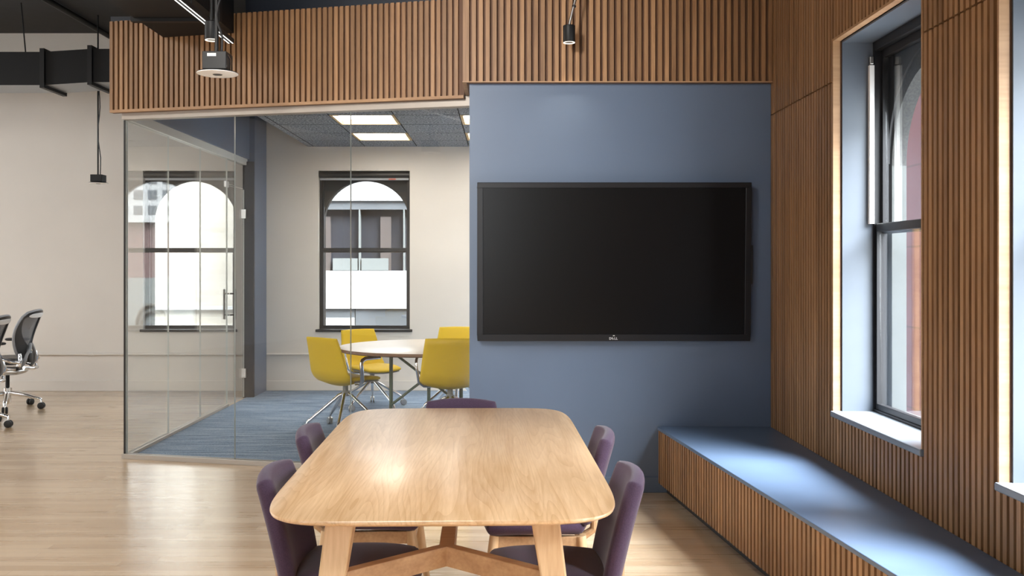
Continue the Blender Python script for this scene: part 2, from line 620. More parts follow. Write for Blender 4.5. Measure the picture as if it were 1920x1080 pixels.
M = {
    'wall': plain('warm_white_paint', (0.66, 0.62, 0.57), 0.75, noise=0.02, nscale=2.0),
    'ceil_black': plain('charcoal_ceiling_paint', (0.022, 0.021, 0.021), 0.8, noise=0.1),
    'black_duct': plain('black_painted_sheet_metal', (0.004, 0.004, 0.0045), 0.6, spec=0.3, noise=0.1),
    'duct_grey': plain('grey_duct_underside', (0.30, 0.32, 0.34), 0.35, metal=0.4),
    'blue': plain('slate_blue_paint', (0.105, 0.148, 0.228), 0.42, noise=0.03, nscale=3.0),
    'navy': plain('dark_navy_paint', (0.02, 0.026, 0.04), 0.5),
    'bench_top': plain('slate_blue_lacquer', (0.105, 0.155, 0.245), 0.38, noise=0.03),
    'reveal_blue': plain('window_reveal_paint', (0.095, 0.112, 0.138), 0.4, noise=0.03),
    'slat': wood('oak_slats', (0.195, 0.098, 0.043), (0.40, 0.228, 0.112), 'Z', 1.0, 0.45, var=0.16),
    'slat_back': wood('oak_backing', (0.10, 0.045, 0.02), (0.17, 0.08, 0.04), 'Z', 1.0, 0.6),
    'slat_edge': wood('oak_edge_trim', (0.30, 0.165, 0.08), (0.46, 0.28, 0.15), 'X', 1.0, 0.5),
    'floor': floor_mat(),
    'carpet': carpet_mat(),
    'oak_top': wood('pale_oak_tabletop', (0.52, 0.315, 0.155), (0.77, 0.535, 0.325), 'Y', 1.2, 0.30, figure=True, coat=0.35),
    'oak_leg': wood('pale_oak', (0.44, 0.27, 0.135), (0.66, 0.46, 0.27), 'Z', 1.2, 0.45),
    'oak_rail': wood('pale_oak_rail', (0.36, 0.20, 0.10), (0.56, 0.36, 0.20), 'X', 1.2, 0.45),
    'purple': plain('aubergine_wool', (0.052, 0.027, 0.057), 0.9, noise=0.22, nscale=260.0, bump=0.35, bscale=500.0, sheen=0.2),
    'yellow': plain('mustard_yellow_wool', (0.60, 0.40, 0.010), 0.8, noise=0.07, nscale=200.0, bump=0.2, bscale=400.0, sheen=0.1),
    'shell_grey': plain('grey_shell_plastic', (0.25, 0.26, 0.25), 0.45),
    'chrome': plain('polished_aluminium', (0.78, 0.78, 0.79), 0.13, metal=1.0),
    'brushed': plain('brushed_steel', (0.55, 0.54, 0.52), 0.32, metal=1.0),
    'black_plastic': plain('black_plastic', (0.014, 0.014, 0.015), 0.4),
    'black_metal': plain('black_powder_coat', (0.009, 0.009, 0.0095), 0.5, spec=0.3),
    'frame_black': plain('black_window_frame', (0.014, 0.014, 0.016), 0.4, spec=0.35),
    'rail_grey': plain('warm_grey_rail', (0.42, 0.38, 0.34), 0.4, metal=0.2),
    'rail_pale': plain('pale_satin_rail', (0.62, 0.64, 0.62), 0.3),
    'post': plain('dark_blue_grey_post', (0.03, 0.037, 0.05), 0.5, spec=0.3),
    'sill_paint': plain('glossy_sill_paint', (0.22, 0.245, 0.28), 0.22),
    'tabletop_white': plain('pale_laminate', (0.70, 0.63, 0.56), 0.28, noise=0.02),
    'tabletop_edge': wood('walnut_edge', (0.12, 0.055, 0.03), (0.22, 0.12, 0.07), 'X', 1.0, 0.5),
    'green_metal': plain('grey_green_steel', (0.085, 0.13, 0.10), 0.4),
    'glass': glass('clear_partition_glass'),
    'win_glass': glass('window_glass', (0.97, 0.98, 0.98)),
    'glass_edge': plain('polished_glass_edge', (0.60, 0.64, 0.62), 0.2),
    'acoustic': speckle('grey_acoustic_board', (0.075, 0.09, 0.115), (0.46, 0.50, 0.55), 55.0, 0.40, 0.68),
    'tile_gap': plain('tile_joint', (0.012, 0.012, 0.014), 0.8),
    'light_gold': plain('troffer_frame', (0.55, 0.38, 0.18), 0.5),
    'diffuser': emitter('lit_diffuser', (1.0, 0.93, 0.83), 8.0),
    'spot_glow': emitter('lit_spot_ring', (1.0, 0.86, 0.66), 1.3),
    'edge_glow': emitter('glowing_edge_reflection', (1.0, 0.98, 0.95), 1.3),
    'white': plain('white_plastic', (0.9, 0.9, 0.89), 0.45),
    'stone': speckle('grey_rendered_stone', (0.009, 0.009, 0.008), (0.027, 0.026, 0.023), 90.0, 0.4, 0.6),
    'stone_smooth': plain('pale_grey_stone', (0.05, 0.054, 0.052), 0.9, noise=0.08),
    'screen': plain('dark_screen_glass', (0.004, 0.004, 0.0045), 0.28, spec=0.2),
    'bezel': plain('black_bezel', (0.010, 0.010, 0.012), 0.35, spec=0.3),
    'logo': plain('silver_lettering', (0.6, 0.6, 0.62), 0.4, metal=0.6),
    'mesh': mesh_fabric('graphite_mesh', (0.07, 0.075, 0.088), 700.0, 0.3),
    'mesh_highlight': mesh_fabric('pale_highlight_mesh', (0.75, 0.77, 0.79), 700.0, 0.15),
    'graphite': plain('graphite_frame', (0.028, 0.029, 0.032), 0.38),
    'grey_frame': plain('grey_frame_plastic', (0.30, 0.315, 0.34), 0.4),
    'rubber': plain('black_rubber', (0.01, 0.01, 0.01), 0.6),
    'red_brick': brick('red_painted_brick', (0.14, 0.047, 0.052), (0.127, 0.042, 0.046), (0.09, 0.033, 0.034), 0.9, 0.5, (PI / 2, 0, PI / 2), 0.012),
    'red_brick2': brick('red_brick', (0.075, 0.034, 0.034), (0.06, 0.028, 0.028), (0.075, 0.06, 0.055)),
    'pale_brick': brick('pale_brick', (0.24, 0.22, 0.19), (0.205, 0.185, 0.155), (0.25, 0.23, 0.20), 0.5, 0.16, None, 0.015),
    'ext_white': plain('white_cladding', (0.22, 0.22, 0.22), 0.8),
    'ext_grey': plain('grey_cladding', (0.045, 0.05, 0.056), 0.6, noise=0.2, nscale=1.5),
    'ext_glass': plain('dark_office_glass', (0.012, 0.013, 0.017), 0.7, spec=0.1, noise=0.4, nscale=0.8),
    'ext_brown': plain('brown_column', (0.028, 0.02, 0.018), 0.8),
    'ext_light': plain('pale_panel', (0.075, 0.082, 0.08), 0.7),
    'ground': plain('asphalt', (0.08, 0.08, 0.08), 0.9, noise=0.2, nscale=2.0),
    'red_tag': plain('red_plastic', (0.45, 0.08, 0.04), 0.5),
}


# ================================================================== STRUCTURE
def walled(mb, F, u0, u1, z0, z1, w0, w1, openings, oz0, oz1, mi=0):
    """wall with rectangular openings"""
    cur = u0
    for a, b in sorted(openings):
        if a > cur:
            mb.fbox(F, cur, a, w0, w1, z0, z1, mi)
        mb.fbox(F, a, b, w0, w1, z0, oz0, mi)
        mb.fbox(F, a, b, w0, w1, oz1, z1, mi)
        cur = b
    mb.fbox(F, cur, u1, w0, w1, z0, z1, mi)
    return mb


# floor, ceiling
struct(MB().box(LEFT_X - 0.3, 2.35, REAR_Y - 0.3, BACK_Y + 0.3, -0.2, 0.0).build('floor', M['floor']))
struct(MB().box(LEFT_X - 0.3, 2.35, REAR_Y - 0.3, BACK_Y + 0.3, CEIL_Z, CEIL_Z + 0.2).build('ceiling', M['ceil_black']))

# left and rear walls (beyond the frame) with window openings
mb = MB()
walled(mb, lambda u, w_, z: Vector((LEFT_X - w_, u, z)), REAR_Y - 0.3, BACK_Y + 0.3, 0, CEIL_Z, 0, 0.3, WIN_L, 0.5, 3.6)
struct(mb.build('wall_left', M['wall']))
mb = MB()
walled(mb, lambda u, w_, z: Vector((u, REAR_Y - w_, z)), LEFT_X, 2.35, 0, CEIL_Z, 0, 0.3, WIN_REAR, 0.5, 3.6)
struct(mb.build('wall_rear', M['wall']))
struct(MB().box(-0.35, 1.70, REAR_Y, -0.6, 0, CEIL_Z).build('wall_rear_light_block', M['wall']))  # unseen block added to shade the right part of the screen wall

# back wall, plastered inside (0.12 deep reveal), masonry with arches outside
BZ0, BZ1 = 0.704, 2.525
mb = MB()
walled(mb, FB, LEFT_X, 2.35, 0, CEIL_Z, 0, 0.2, WIN_B, BZ0, BZ1)
wall_back = struct(mb.build('wall_back', M['wall']))


def masonry(F, u0, u1, z0, z1, w0, w1, opens, zs, zspring, ztop, r_in=0.03):
    mb_ = MB()
    cur = u0
    for a, b in sorted(opens):
        a2, b2 = a + r_in, b - r_in
        mb_.fbox(F, cur, a2, w0, w1, z0, z1)
        mb_.fbox(F, a2, b2, w0, w1, z0, zs)
        mb_.fbox(F, a2, b2, w0, w1, ztop + 0.1, z1)
        n = 28
        c, hw, rise = (a2 + b2) / 2, (b2 - a2) / 2, ztop - zspring
        arc = [(c - hw * math.cos(PI * k / n), zspring + rise * math.sin(PI * k / n)) for k in range(n + 1)]
        zt = ztop + 0.1
        for p, q in zip(arc[:-1], arc[1:]):
            mb_.hexa([F(p[0], w0, p[1]), F(q[0], w0, q[1]), F(q[0], w1, q[1]), F(p[0], w1, p[1]),
                      F(p[0], w0, zt), F(q[0], w0, zt), F(q[0], w1, zt), F(p[0], w1, zt)], 1)
        cur = b2
    mb_.fbox(F, cur, u1, w0, w1, z0, z1)
    return mb_


struct(masonry(FB, LEFT_X - 0.3, 2.35, -6.0, 8.0, 0.205, 0.30, WIN_B, BZ0, 1.96, 2.43).build('wall_back_masonry', [M['stone'], M['stone']]))

# right wall: backing board, slats, masonry outside
UA, UB = -4.88, 10.1
mb = MB()
walled(mb, FR, UA, UB, 0, CEIL_Z, 0.037, 0.285, WIN_R, ZS - 0.03, ZH)
wall_right = struct(mb.build('wall_right', M['slat_back']))
struct(masonry(FR, UA - 0.6, UB, -6.0, 8.0, 0.295, 0.37, WIN_R, ZS, 1.96, 2.42).build('wall_right_masonry', [M['stone_smooth'], M['stone']]))

PITCH, SLW, SLD = 0.0435, 0.0255, 0.028
SEAM = 2.40
mb = MB()
nsl = int((UB - 0.0) / PITCH)
for i in range(nsl):
    ua = 0.004 + i * PITCH
    ub = ua + SLW
    segs = [(0.40, SEAM - 0.004), (SEAM + 0.004, CEIL_Z - 0.02)]
    win = next(((a, b) for a, b in WIN_R if ub > a - 0.004 and ua < b + 0.004), None)
    if win:
        if ua < win[0] < ub or ua < win[1] < ub:
            pass
        segs = [(0.40, ZS - 0.032), (ZH + 0.012, CEIL_Z - 0.02)]
    for za, zb in segs:
        mb.fbox(FR, ua, ub, 0.0, SLD, za, zb)
slats_right = mb.build('slat_cladding', M['slat'], wall_right)
mb = MB()
mb.fbox(FR, 0, UB, SLD, 0.0369, 0.40, ZS - 0.03)
cur = 0
for a, b in [x for x in WIN_R if x[0] > 0] + [(UB, UB)]:
    mb.fbox(FR, cur, a - 0.012, SLD, 0.037, ZS - 0.03, CEIL_Z - 0.02)
    if b > a:
        mb.fbox(FR, a - 0.012, b + 0.012, SLD, 0.037, ZH + 0.012, CEIL_Z - 0.02)
    cur = b + 0.012
mb.build('backing_board', M['slat_back'], wall_right)
# pale edge boards that finish the cladding round each opening
for a, b in [x for x in WIN_R if x[0] > 0]:
    mb = MB()
    mb.fbox(FR, a - 0.012, a, 0.0, 0.045, ZS, ZH + 0.012)
    mb.fbox(FR, b, b + 0.012, 0.0, 0.045, ZS, ZH + 0.012)
    mb.fbox(FR, a, b, 0.0, 0.045, ZH, ZH + 0.012)
    mb.build('edge_trim', M['slat_edge'], wall_right)

# screen wall with soffit of slats above
mb = MB()
mb.box(-0.22, 1.697, 6.11, 6.62, 0, CEIL_Z)
wall_screen = struct(mb.build('wall_screen', M['blue']))
struct(MB().box(-0.222, 1.695, 6.098, 6.11, 0.0, 0.10).build('baseboard_screen', M['blue'], bevel=0.003))
SZ = 2.60
mb = MB()
x = -0.246
while x < 1.69:
    mb.box(x, min(x + SLW, 1.695), 6.055, 6.08, SZ + 0.007, CEIL_Z - 0.02)
    x += PITCH
y = 6.10
while y < 6.55:
    mb.box(-0.262, -0.237, y, y + SLW, SZ + 0.007, CEIL_Z - 0.02)
    y += PITCH
soffit = struct(mb.build('wall_screen_soffit', M['slat']))
mb = MB()
mb.box(-0.237, 1.696, 6.08, 6.109, SZ, CEIL_Z - 0.02)
mb.box(-0.237, -0.221, 6.08, 6.6, SZ, CEIL_Z - 0.02)
mb.build('backing_board', M['slat_back'], soffit)
mb = MB()
mb.box(-0.262, 1.696, 6.055, 6.08, SZ, SZ + 0.007)
mb.box(-0.262, -0.237, 6.08, 6.58, SZ, SZ + 0.007)
mb.build('bottom_trim', M['slat_edge'], soffit)

# glass room: line of the front glass, G(s, t, z): s along it, t towards the camera
GA, GB = Vector((-2.83, 7.19, 0)), Vector((-0.222, 6.575, 0))
GD = (GB - GA).normalized()
GN = Vector((GD.y, -GD.x, 0))
GL = (GB - GA).length


def FG(s, t, z):
    p = GA + GD * s + GN * t
    return Vector((p.x, p.y, z))


GZ = 2.53
SOF0, SOF1 = 2.575, 3.25
soff_l = MB()
s = -0.07
while s < GL - 0.06:
    soff_l.fbox(FG, s, s + SLW, 0.076, 0.10, SOF0 + 0.02, SOF1)
    s += 0.0415
soff_left = struct(soff_l.build('wall_glass_soffit', M['slat']))
mb = MB()
mb.fbox(FG, -0.07, GL - 0.03, 0.05, 0.076, SOF0, SOF1)
mb.build('backing_board', M['slat_back'], soff_left)
MB().fbox(FG, -0.07, GL - 0.03, 0.076, 0.10, SOF0, SOF0 + 0.02).build('bottom_trim', M['slat_edge'], soff_left)
# bulkhead and lid of the glass room
mb = MB()
mb.fbox(FG, -0.03, GL, -0.05, 0.05, 2.60, SOF1)
mb.box(-2.90, -2.78, 7.20, BACK_Y, 2.60, SOF1)
mb.box(-2.843, -2.722, 10.482, BACK_Y, 0, SOF1)
struct(mb.build('wall_glass_room', M['blue']))
struct(MB().box(-2.95, 1.69, 7.2, BACK_Y, SOF1, SOF1 + 0.06).build('ceiling_glass_room_lid', M['navy']))
mb = MB()
mb.fbox(FG, 0.82, GL, -0.5, -0.30, SOF1 + 0.06, CEIL_Z)
struct(mb.build('wall_bulkhead', M['navy']))

# front glass wall: rails and three panes
front = struct(MB().fbox(FG, -0.005, GL, -0.035, 0.045, GZ, 2.60).build('wall_glass_front', M['rail_grey'], bevel=0.002))
MB().fbox(FG, -0.02, GL, -0.03, 0.03, 0.0, 0.035).build('floor_rail', M['rail_grey'], front, bevel=0.002)


def pane(F, s0, s1, t0, t1, z0, z1, parent, name='glass_pane'):
    b_ = MB()
    b_.fbox(F, s0, s1, t0, t1, z0, z1)
    b_.bm.faces.ensure_lookup_table()
    area = sorted(b_.bm.faces, key=lambda f: -f.calc_area())
    for f in area[2:]:
        f.material_index = 1
    return b_.build(name, [M['glass'], M['glass_edge']], parent)


j1 = (Vector((-1.959, 6.98, 0)) - GA).dot(GD)
j2 = (Vector((-1.0835, 6.77, 0)) - GA).dot(GD)
for a, b in ((0.0, j1 - 0.002), (j1 + 0.002, j2 - 0.002), (j2 + 0.002, GL)):
    pane(FG, a, b, -0.006, 0.006, 0.035, GZ, front)

MB().fbox(FG, -0.016, -0.003, -0.012, 0.008, 0.035, GZ).build('corner_gasket', M['black_plastic'], front)
# side glass wall with the glass door at its far end


def FS(s, t, z):
    return Vector((-2.83 + t, s, z))


side = struct(MB().fbox(FS, 7.20, 10.48, -0.03, 0.03, GZ, 2.60).build('wall_glass_side', M['rail_pale'], bevel=0.002))
MB().fbox(FS, 7.20, 9.79, -0.025, 0.025, 0.0, 0.03).build('floor_rail', M['rail_grey'], side, bevel=0.002)
for a, b in ((7.21, 8.088), (8.092, 8.938), (8.942, 9.79)):
    pane(FS, a, b, -0.006, 0.006, 0.03, GZ, side)
pane(FS, 9.80, 10.44, -0.006, 0.006, 2.275, GZ, side)
MB().fbox(FS, 9.74, 9.83, -0.012, 0.012, 2.24, 2.30).build('patch_fitting', M['brushed'], side)
post = MB().box(-2.843, -2.722, 10.44, 10.481, 0, 2.57).build('door_post', M['post'], side, bevel=0.003)
door = struct(pane(FS, 9.805, 10.435, -0.006, 0.006, 0.012, 2.262, None, 'door_1'))
for t in (-0.055, 0.055):
    h = MB().tube([(-2.83 + t, 9.90, 0.885), (-2.83 + t, 9.90, 1.195)], 0.011, 14)
    for z in (0.93, 1.15):
        h.tube([(-2.83 + t * 0.1, 9.90, z), (-2.83 + t, 9.90, z)], 0.008, 10)
    h.build('pull_handle', M['black_metal'], door, smooth=40)
for z in (0.27, 2.0):
    MB().box(-2.85, -2.80, 10.41, 10.439, z - 0.05, z + 0.05).build('hinge', M['brushed'], door, bevel=0.002)

# carpet inside the glass room
mb = MB()
poly = [FG(0.02, -0.03, 0), FG(GL, -0.03, 0), Vector((-0.222, 6.63, 0)), Vector((1.66, 6.63, 0)), Vector((1.66, BACK_Y - 0.02, 0)),
        Vector((-2.72, BACK_Y - 0.02, 0)), Vector((-2.72, 10.43, 0)), Vector((-2.80, 10.43, 0))]
mb.prism([(p.x, p.y) for p in poly], lambda p: (p[0], p[1], 0.0005), lambda p: (p[0], p[1], 0.008))
struct(mb.build('floor_carpet', M['carpet']))

# acoustic ceiling of the glass room: tiles, gaps, lights
CZ = 2.80
CX0 = -2.25
xs = [CX0, -2.175, -1.584, -0.993, -0.402, 0.189, 0.78, 1.371, 1.66]
ys = [6.9, 7.49, 8.08, 8.67, 9.26, 9.85, 10.44, BACK_Y - 0.001]
lights = {(2, 3), (2, 5), (4, 3), (4, 5), (6, 3), (6, 5)}
mb = MB()
for i in range(len(xs) - 1):
    for j in range(len(ys) - 1):
        if (i, j) in lights:
            continue
        y0 = ys[j]
        if j == 0 and xs[i] < -0.25:
            y0 = 7.25
        mb.box(xs[i] + 0.005, xs[i + 1] - 0.005, y0 + 0.006, ys[j + 1] - 0.006, CZ, CZ + 0.03)
bmesh.ops.recalc_face_normals(mb.bm, faces=mb.bm.faces)
for f in mb.bm.faces:
    if abs(f.normal.z) < 0.5:
        f.material_index = 1
ceil_room = struct(mb.build('ceiling_glass_room', [M['acoustic'], M['tile_gap']]))
mb = MB()
mb.box(CX0, 1.66, 7.3, BACK_Y - 0.001, CZ + 0.12, CZ + 0.13)
mb.build('tile_grid', M['tile_gap'], ceil_room)
names = {(2, 3): 'lit square ceiling panel nearest the glass front, whole in view',
         (2, 5): 'lit square ceiling panel closest to the back wall, above the arched window',
         (4, 3): 'nearer lit ceiling panel half hidden by the blue screen wall',
         (4, 5): 'farther lit ceiling panel cut off by the blue screen wall'}
for (i, j) in [(2, 3), (2, 5), (4, 3), (4, 5), (6, 3), (6, 5)]:
    if (i, j) not in names:
        continue
    x0, x1, y0, y1 = xs[i], xs[i + 1], ys[j], ys[j + 1]
    t = empty('ceiling_light', ((x0 + x1) / 2, (y0 + y1) / 2, CZ), label=names[i, j], cat='ceiling light', group='square lights in the grey ceiling')
    a, b = (x1 - x0) / 2 - 0.004, (y1 - y0) / 2 - 0.004
    f = MB()
    f.box(-a, -a + 0.025, -b, b, -0.002, 0.06)
    f.box(a - 0.025, a, -b, b, -0.002, 0.06)
    f.box(-a + 0.025, a - 0.025, -b, -b + 0.025, -0.002, 0.06)
    f.box(-a + 0.025, a - 0.025, b - 0.025, b, -0.002, 0.06)
    f.build('frame', M['light_gold'], t)
    MB().box(-a + 0.025, a - 0.025, -b + 0.025, b - 0.025, 0.048, 0.056).build('diffuser', M['diffuser'], t)

# baseboards and wall conduits on the back wall
struct(MB().box(LEFT_X, -2.845, BACK_Y - 0.016, BACK_Y - 0.001, 0.0, 0.12).build('baseboard_back', M['wall'], bevel=0.004))
struct(MB().box(-2.72, 1.66, BACK_Y - 0.016, BACK_Y - 0.001, 0.008, 0.12).build('baseboard_glass_room', M['wall'], bevel=0.004))


def conduit(x0, x1, label, coup=()):
    t = empty('wall_conduit', ((x0 + x1) / 2, BACK_Y - 0.022, 0.424), label=label, cat='conduit')
    h = (x1 - x0) / 2
    MB().tube([(-h, 0, 0), (h, 0, 0)], 0.0135, 12).build('pipe', M['wall'], t, smooth=40)
    for c in coup:
        MB().tube([(c - t.location.x - 0.03, 0, 0), (c - t.location.x + 0.03, 0, 0)], 0.018, 12).build('coupling', M['wall'], t, smooth=40)


conduit(-8.0, -2.86, 'painted conduit pipe along the open office wall behind the mesh office chairs', (-4.72, -3.9))
conduit(-2.71, 1.6, 'thin painted pipe along the glass room wall below its window', ())


# ------------------------------------------------------------------ windows
def make_window(n, F, u0, u1, z0, z1, wf, zmeet, jamb_mat=None, jw0=0.037, sill_mat=None, track=False, sill=None):
    fm = M['frame_black']
    mb = MB()
    t = 0.024
    mb.fbox(F, u0, u0 + t, wf, wf + 0.07, z0, z1)
    mb.fbox(F, u1 - t, u1, wf, wf + 0.07, z0, z1)
    mb.fbox(F, u0 + t, u1 - t, wf, wf + 0.07, z1 - 0.055, z1)
    mb.fbox(F, u0 + t, u1 - t, wf, wf + 0.07, z0, z0 + 0.014)
    win = struct(mb.build('window_%d' % n, fm, bevel=0.003))
    a, b = u0 + t, u1 - t
    for nm, w0, za, zb in (('lower_sash', wf + 0.006, z0 + 0.014, zmeet + 0.03), ('upper_sash', wf + 0.037, zmeet - 0.02, z1 - 0.055)):
        mb = MB()
        w1 = w0 + 0.03
        mb.fbox(F, a, a + 0.021, w0, w1, za, zb)
        mb.fbox(F, b - 0.021, b, w0, w1, za, zb)
        mb.fbox(F, a + 0.021, b - 0.021, w0, w1, za, za + (0.03 if nm == 'lower_sash' else 0.04))
        mb.fbox(F, a + 0.021, b - 0.021, w0, w1, zb - 0.04, zb)
        sash = mb.build(nm, fm, win, bevel=0.002)
        MB().fbox(F, a + 0.021, b - 0.021, w0 + 0.014, w0 + 0.020, za + 0.028, zb - 0.038).build('glass_pane', M['win_glass'], sash)
    mb = MB()                       # black plate painting the masonry's shade into the corners above the arch
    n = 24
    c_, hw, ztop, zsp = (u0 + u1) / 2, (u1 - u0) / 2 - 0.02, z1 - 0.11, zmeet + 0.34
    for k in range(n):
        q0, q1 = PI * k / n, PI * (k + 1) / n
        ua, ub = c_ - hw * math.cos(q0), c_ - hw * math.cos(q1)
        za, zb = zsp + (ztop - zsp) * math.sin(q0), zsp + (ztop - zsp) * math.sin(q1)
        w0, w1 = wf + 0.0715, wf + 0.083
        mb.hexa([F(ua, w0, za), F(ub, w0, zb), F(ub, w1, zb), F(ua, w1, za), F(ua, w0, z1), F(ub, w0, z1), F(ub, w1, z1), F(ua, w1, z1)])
    mb.build('arch_shade_plate', M['frame_black'], win)
    if jamb_mat:
        mb = MB()
        mb.fbox(F, u0 + 0.0005, u0 + 0.010, jw0 + 0.008, wf - 0.001, z0, z1 - 0.0105)
        mb.fbox(F, u1 - 0.010, u1 - 0.0005, jw0 + 0.008, wf - 0.001, z0, z1 - 0.0105)
        mb.fbox(F, u0 + 0.0005, u1 - 0.0005, jw0 + 0.008, wf - 0.001, z1 - 0.010, z1 - 0.0005)
        mb.build('reveal_lining', jamb_mat, win)
    if sill:
        mb = MB()
        mb.fbox(F, *sill)
        mb.build('window_sill', sill_mat, win, bevel=0.006)
    if track:
        MB().fbox(F, u0 + 0.011, u0 + 0.036, wf - 0.028, wf - 0.002, zmeet + 0.03, z1 - 0.13).build('sash_track', M['white'], win, bevel=0.003)
        MB().fbox(F, u0 + 0.011, u0 + 0.03, wf - 0.024, wf - 0.004, z1 - 0.125, z1 - 0.085).build('track_clip', M['brushed'], win, bevel=0.003)
    return win


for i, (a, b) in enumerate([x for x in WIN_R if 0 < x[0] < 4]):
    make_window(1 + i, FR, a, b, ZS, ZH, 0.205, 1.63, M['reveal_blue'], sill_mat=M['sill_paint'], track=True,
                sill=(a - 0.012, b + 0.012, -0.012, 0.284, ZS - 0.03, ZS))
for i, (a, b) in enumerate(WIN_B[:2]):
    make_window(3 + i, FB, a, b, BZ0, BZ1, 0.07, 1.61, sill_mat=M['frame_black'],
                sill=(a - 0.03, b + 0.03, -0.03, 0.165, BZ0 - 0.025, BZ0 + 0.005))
for k, (a, b) in enumerate(WIN_B[:2]):
    t = empty('roller_blind', ((a + b) / 2, BACK_Y + 0.034, BZ1 - 0.045),
              label=['black roller blind at the top of the window seen through the side glass',
                     'black roller blind with red tag, above the window behind the yellow chairs'][k], cat='roller blind')
    h = (b - a) / 2 - 0.004
    MB().tube([(-h, 0, 0), (h, 0, 0)], 0.034, 18).build('roller', M['black_plastic'], t, smooth=40)
    MB().box(-h + 0.01, h - 0.01, -0.006, 0.006, -0.062, -0.036).build('hem_bar', M['grey_frame'], t, bevel=0.002)
    if k == 1:
        MB().box(h - 0.24, h - 0.16, -0.012, -0.0062, -0.058, -0.042).build('pull_tag', M['red_tag'], t)

# ------------------------------------------------------------------ outside
struct(MB().box(-60, 80, 11.7, 140, -6.3, -6.0).build('ground', M['ground']))


def Bx(name, mat, par, *a, **k):
    return MB().box(*a).build(name, mat, par, **k)


# white office opposite (seen through the window behind the yellow chairs)
t = empty('office_building', (-1.5, 20, -6.0), label='white office building with dark glazed storeys outside the window behind the yellow chairs', cat='building')
ox, oy, oz = -1.5, 20, -6.0


def OB(name, mat, x0, x1, y0, y1, z0, z1):
    return MB().box(x0 - ox, x1 - ox, y0 - oy, y1 - oy, z0 - oz, z1 - oz).build(name, mat, t)


OB('core', M['ext_glass'], -4.6, 0.7, 20.2, 26, -5.995, 2.78)
OB('parapet', M['ext_white'], -4.7, 0.8, 20.0, 26.1, 2.78, 5.2)
OB('spandrel', M['ext_white'], -4.7, 0.8, 20.0, 20.2, 0.53, 1.32)
OB('spandrel', M['ext_white'], -4.7, 0.8, 20.0, 20.2, -2.2, -0.6)
OB('panel', M['ext_white'], -4.6, -3.12, 20.05, 20.2, -0.6, 0.34)
OB('panel', M['ext_grey'], -4.6, -3.12, 20.06, 20.2, 0.341, 0.53)
OB('panel', M['ext_grey'], -3.10, 0.7, 20.05, 20.2, -0.6, 0.53)
OB('lintel', M['ext_grey'], -4.7, 0.8, 20.05, 20.2, 2.60, 2.78)
for x in (-3.02, -2.09, -0.6):
    OB('mullion', M['ext_light'], x - 0.015, x + 0.015, 20.05, 20.2, 1.32, 2.60)
for x in (-3.75, -2.48):
    OB('column', M['ext_brown'], x - 0.11, x + 0.11, 20.12, 20.2, 1.32, 2.45)
OB('sign_panel', M['ext_light'], -3.58, -3.06, 20.06, 20.2, 1.33, 1.58)
OB('sign_panel', M['ext_light'], -2.98, -2.42, 20.06, 20.2, 1.33, 1.58)

t = empty('brick_building', (-8.5, 22, -6.0), label='pale brick building close outside the window behind the side glass wall', cat='building')
ox, oy, oz = -8.5, 22, -6.0
OB('wall', M['pale_brick'], -14, -5.4, 22, 28, -5.995, 9)
OB('ledge', M['ext_white'], -14, -5.4, 21.9, 22, 0.42, 0.50)

t = empty('brick_building', (10, 40, -6.0), label='red brick building with pale stone arch mirrored in the side glass wall', cat='building')
ox, oy, oz = 10, 40, -6.0
OB('wall', M['red_brick2'], 6.5, 14, 40, 46, 0.9, 3.2)
OB('cornice', M['ext_white'], 6.4, 14.1, 39.8, 46.1, 3.2, 3.5)
OB('base', M['ext_light'], 6.5, 14, 39.9, 46, -5.995, 0.9)
arch = MB()
for r in (0.42, 0.62):
    pts = [(9.0 - ox + r * math.cos(PI * k / 12), 39.86 - oy, -1.1 - oz + 1.4 * r * math.sin(PI * k / 12)) for k in range(13)]
    arch.tube([(pts[0][0], pts[0][1], -3 - oz)] + pts + [(pts[-1][0], pts[-1][1], -3 - oz)], 0.07, 8)
arch.build('arch_moulding', M['stone'], t, smooth=40)
OB('arch_window', M['ext_grey'], 8.62, 9.38, 39.88, 39.9, -3, -1.0)

t = empty('high_rise', (19, 80, -6.0), label='tall pale high rise with rows of windows mirrored in the side glass wall', cat='building')
ox, oy, oz = 19, 80, -6.0
OB('tower', M['ext_white'], 12, 27, 80, 92, -5.995, 30)
for i in range(12):
    for j in range(7):
        OB('window', M['ext_grey'], 12.5 + i * 1.2, 13.2 + i * 1.2, 79.95, 80, 3.0 + j * 1.3, 3.75 + j * 1.3)

t = empty('brick_building', (8.5, 13, -6.0), label='red painted brick building outside the slatted wall window', cat='building')
ox, oy, oz = 8.5, 13, -6.0
OB('wall', M['red_brick'], 4.55, 12, 9.0, 17.5, -5.995, 7.5)
OB('corner_pier', M['stone_smooth'], 4.2, 4.6, 17.0, 17.6, -5.995, 7.5)

# ================================================================== OBJECTS
# ------------------------------------------------------------------ window bench
be0, be1 = Vector((0.974, 6.10, 0)), Vector((0.974 + 0.329 / 2.935 * 4.3, 6.10 - 4.3, 0))
BD = (be1 - be0).normalized()
BN = Vector((BD.y, -BD.x, 0))      # towards the room
if BN.x > 0:
    BN = -BN
BL = (be1 - be0).length


def FE(u, w_, z):                   # w away from the room
    p = be0 + BD * u - BN * w_
    return Vector((p.x, p.y, z))


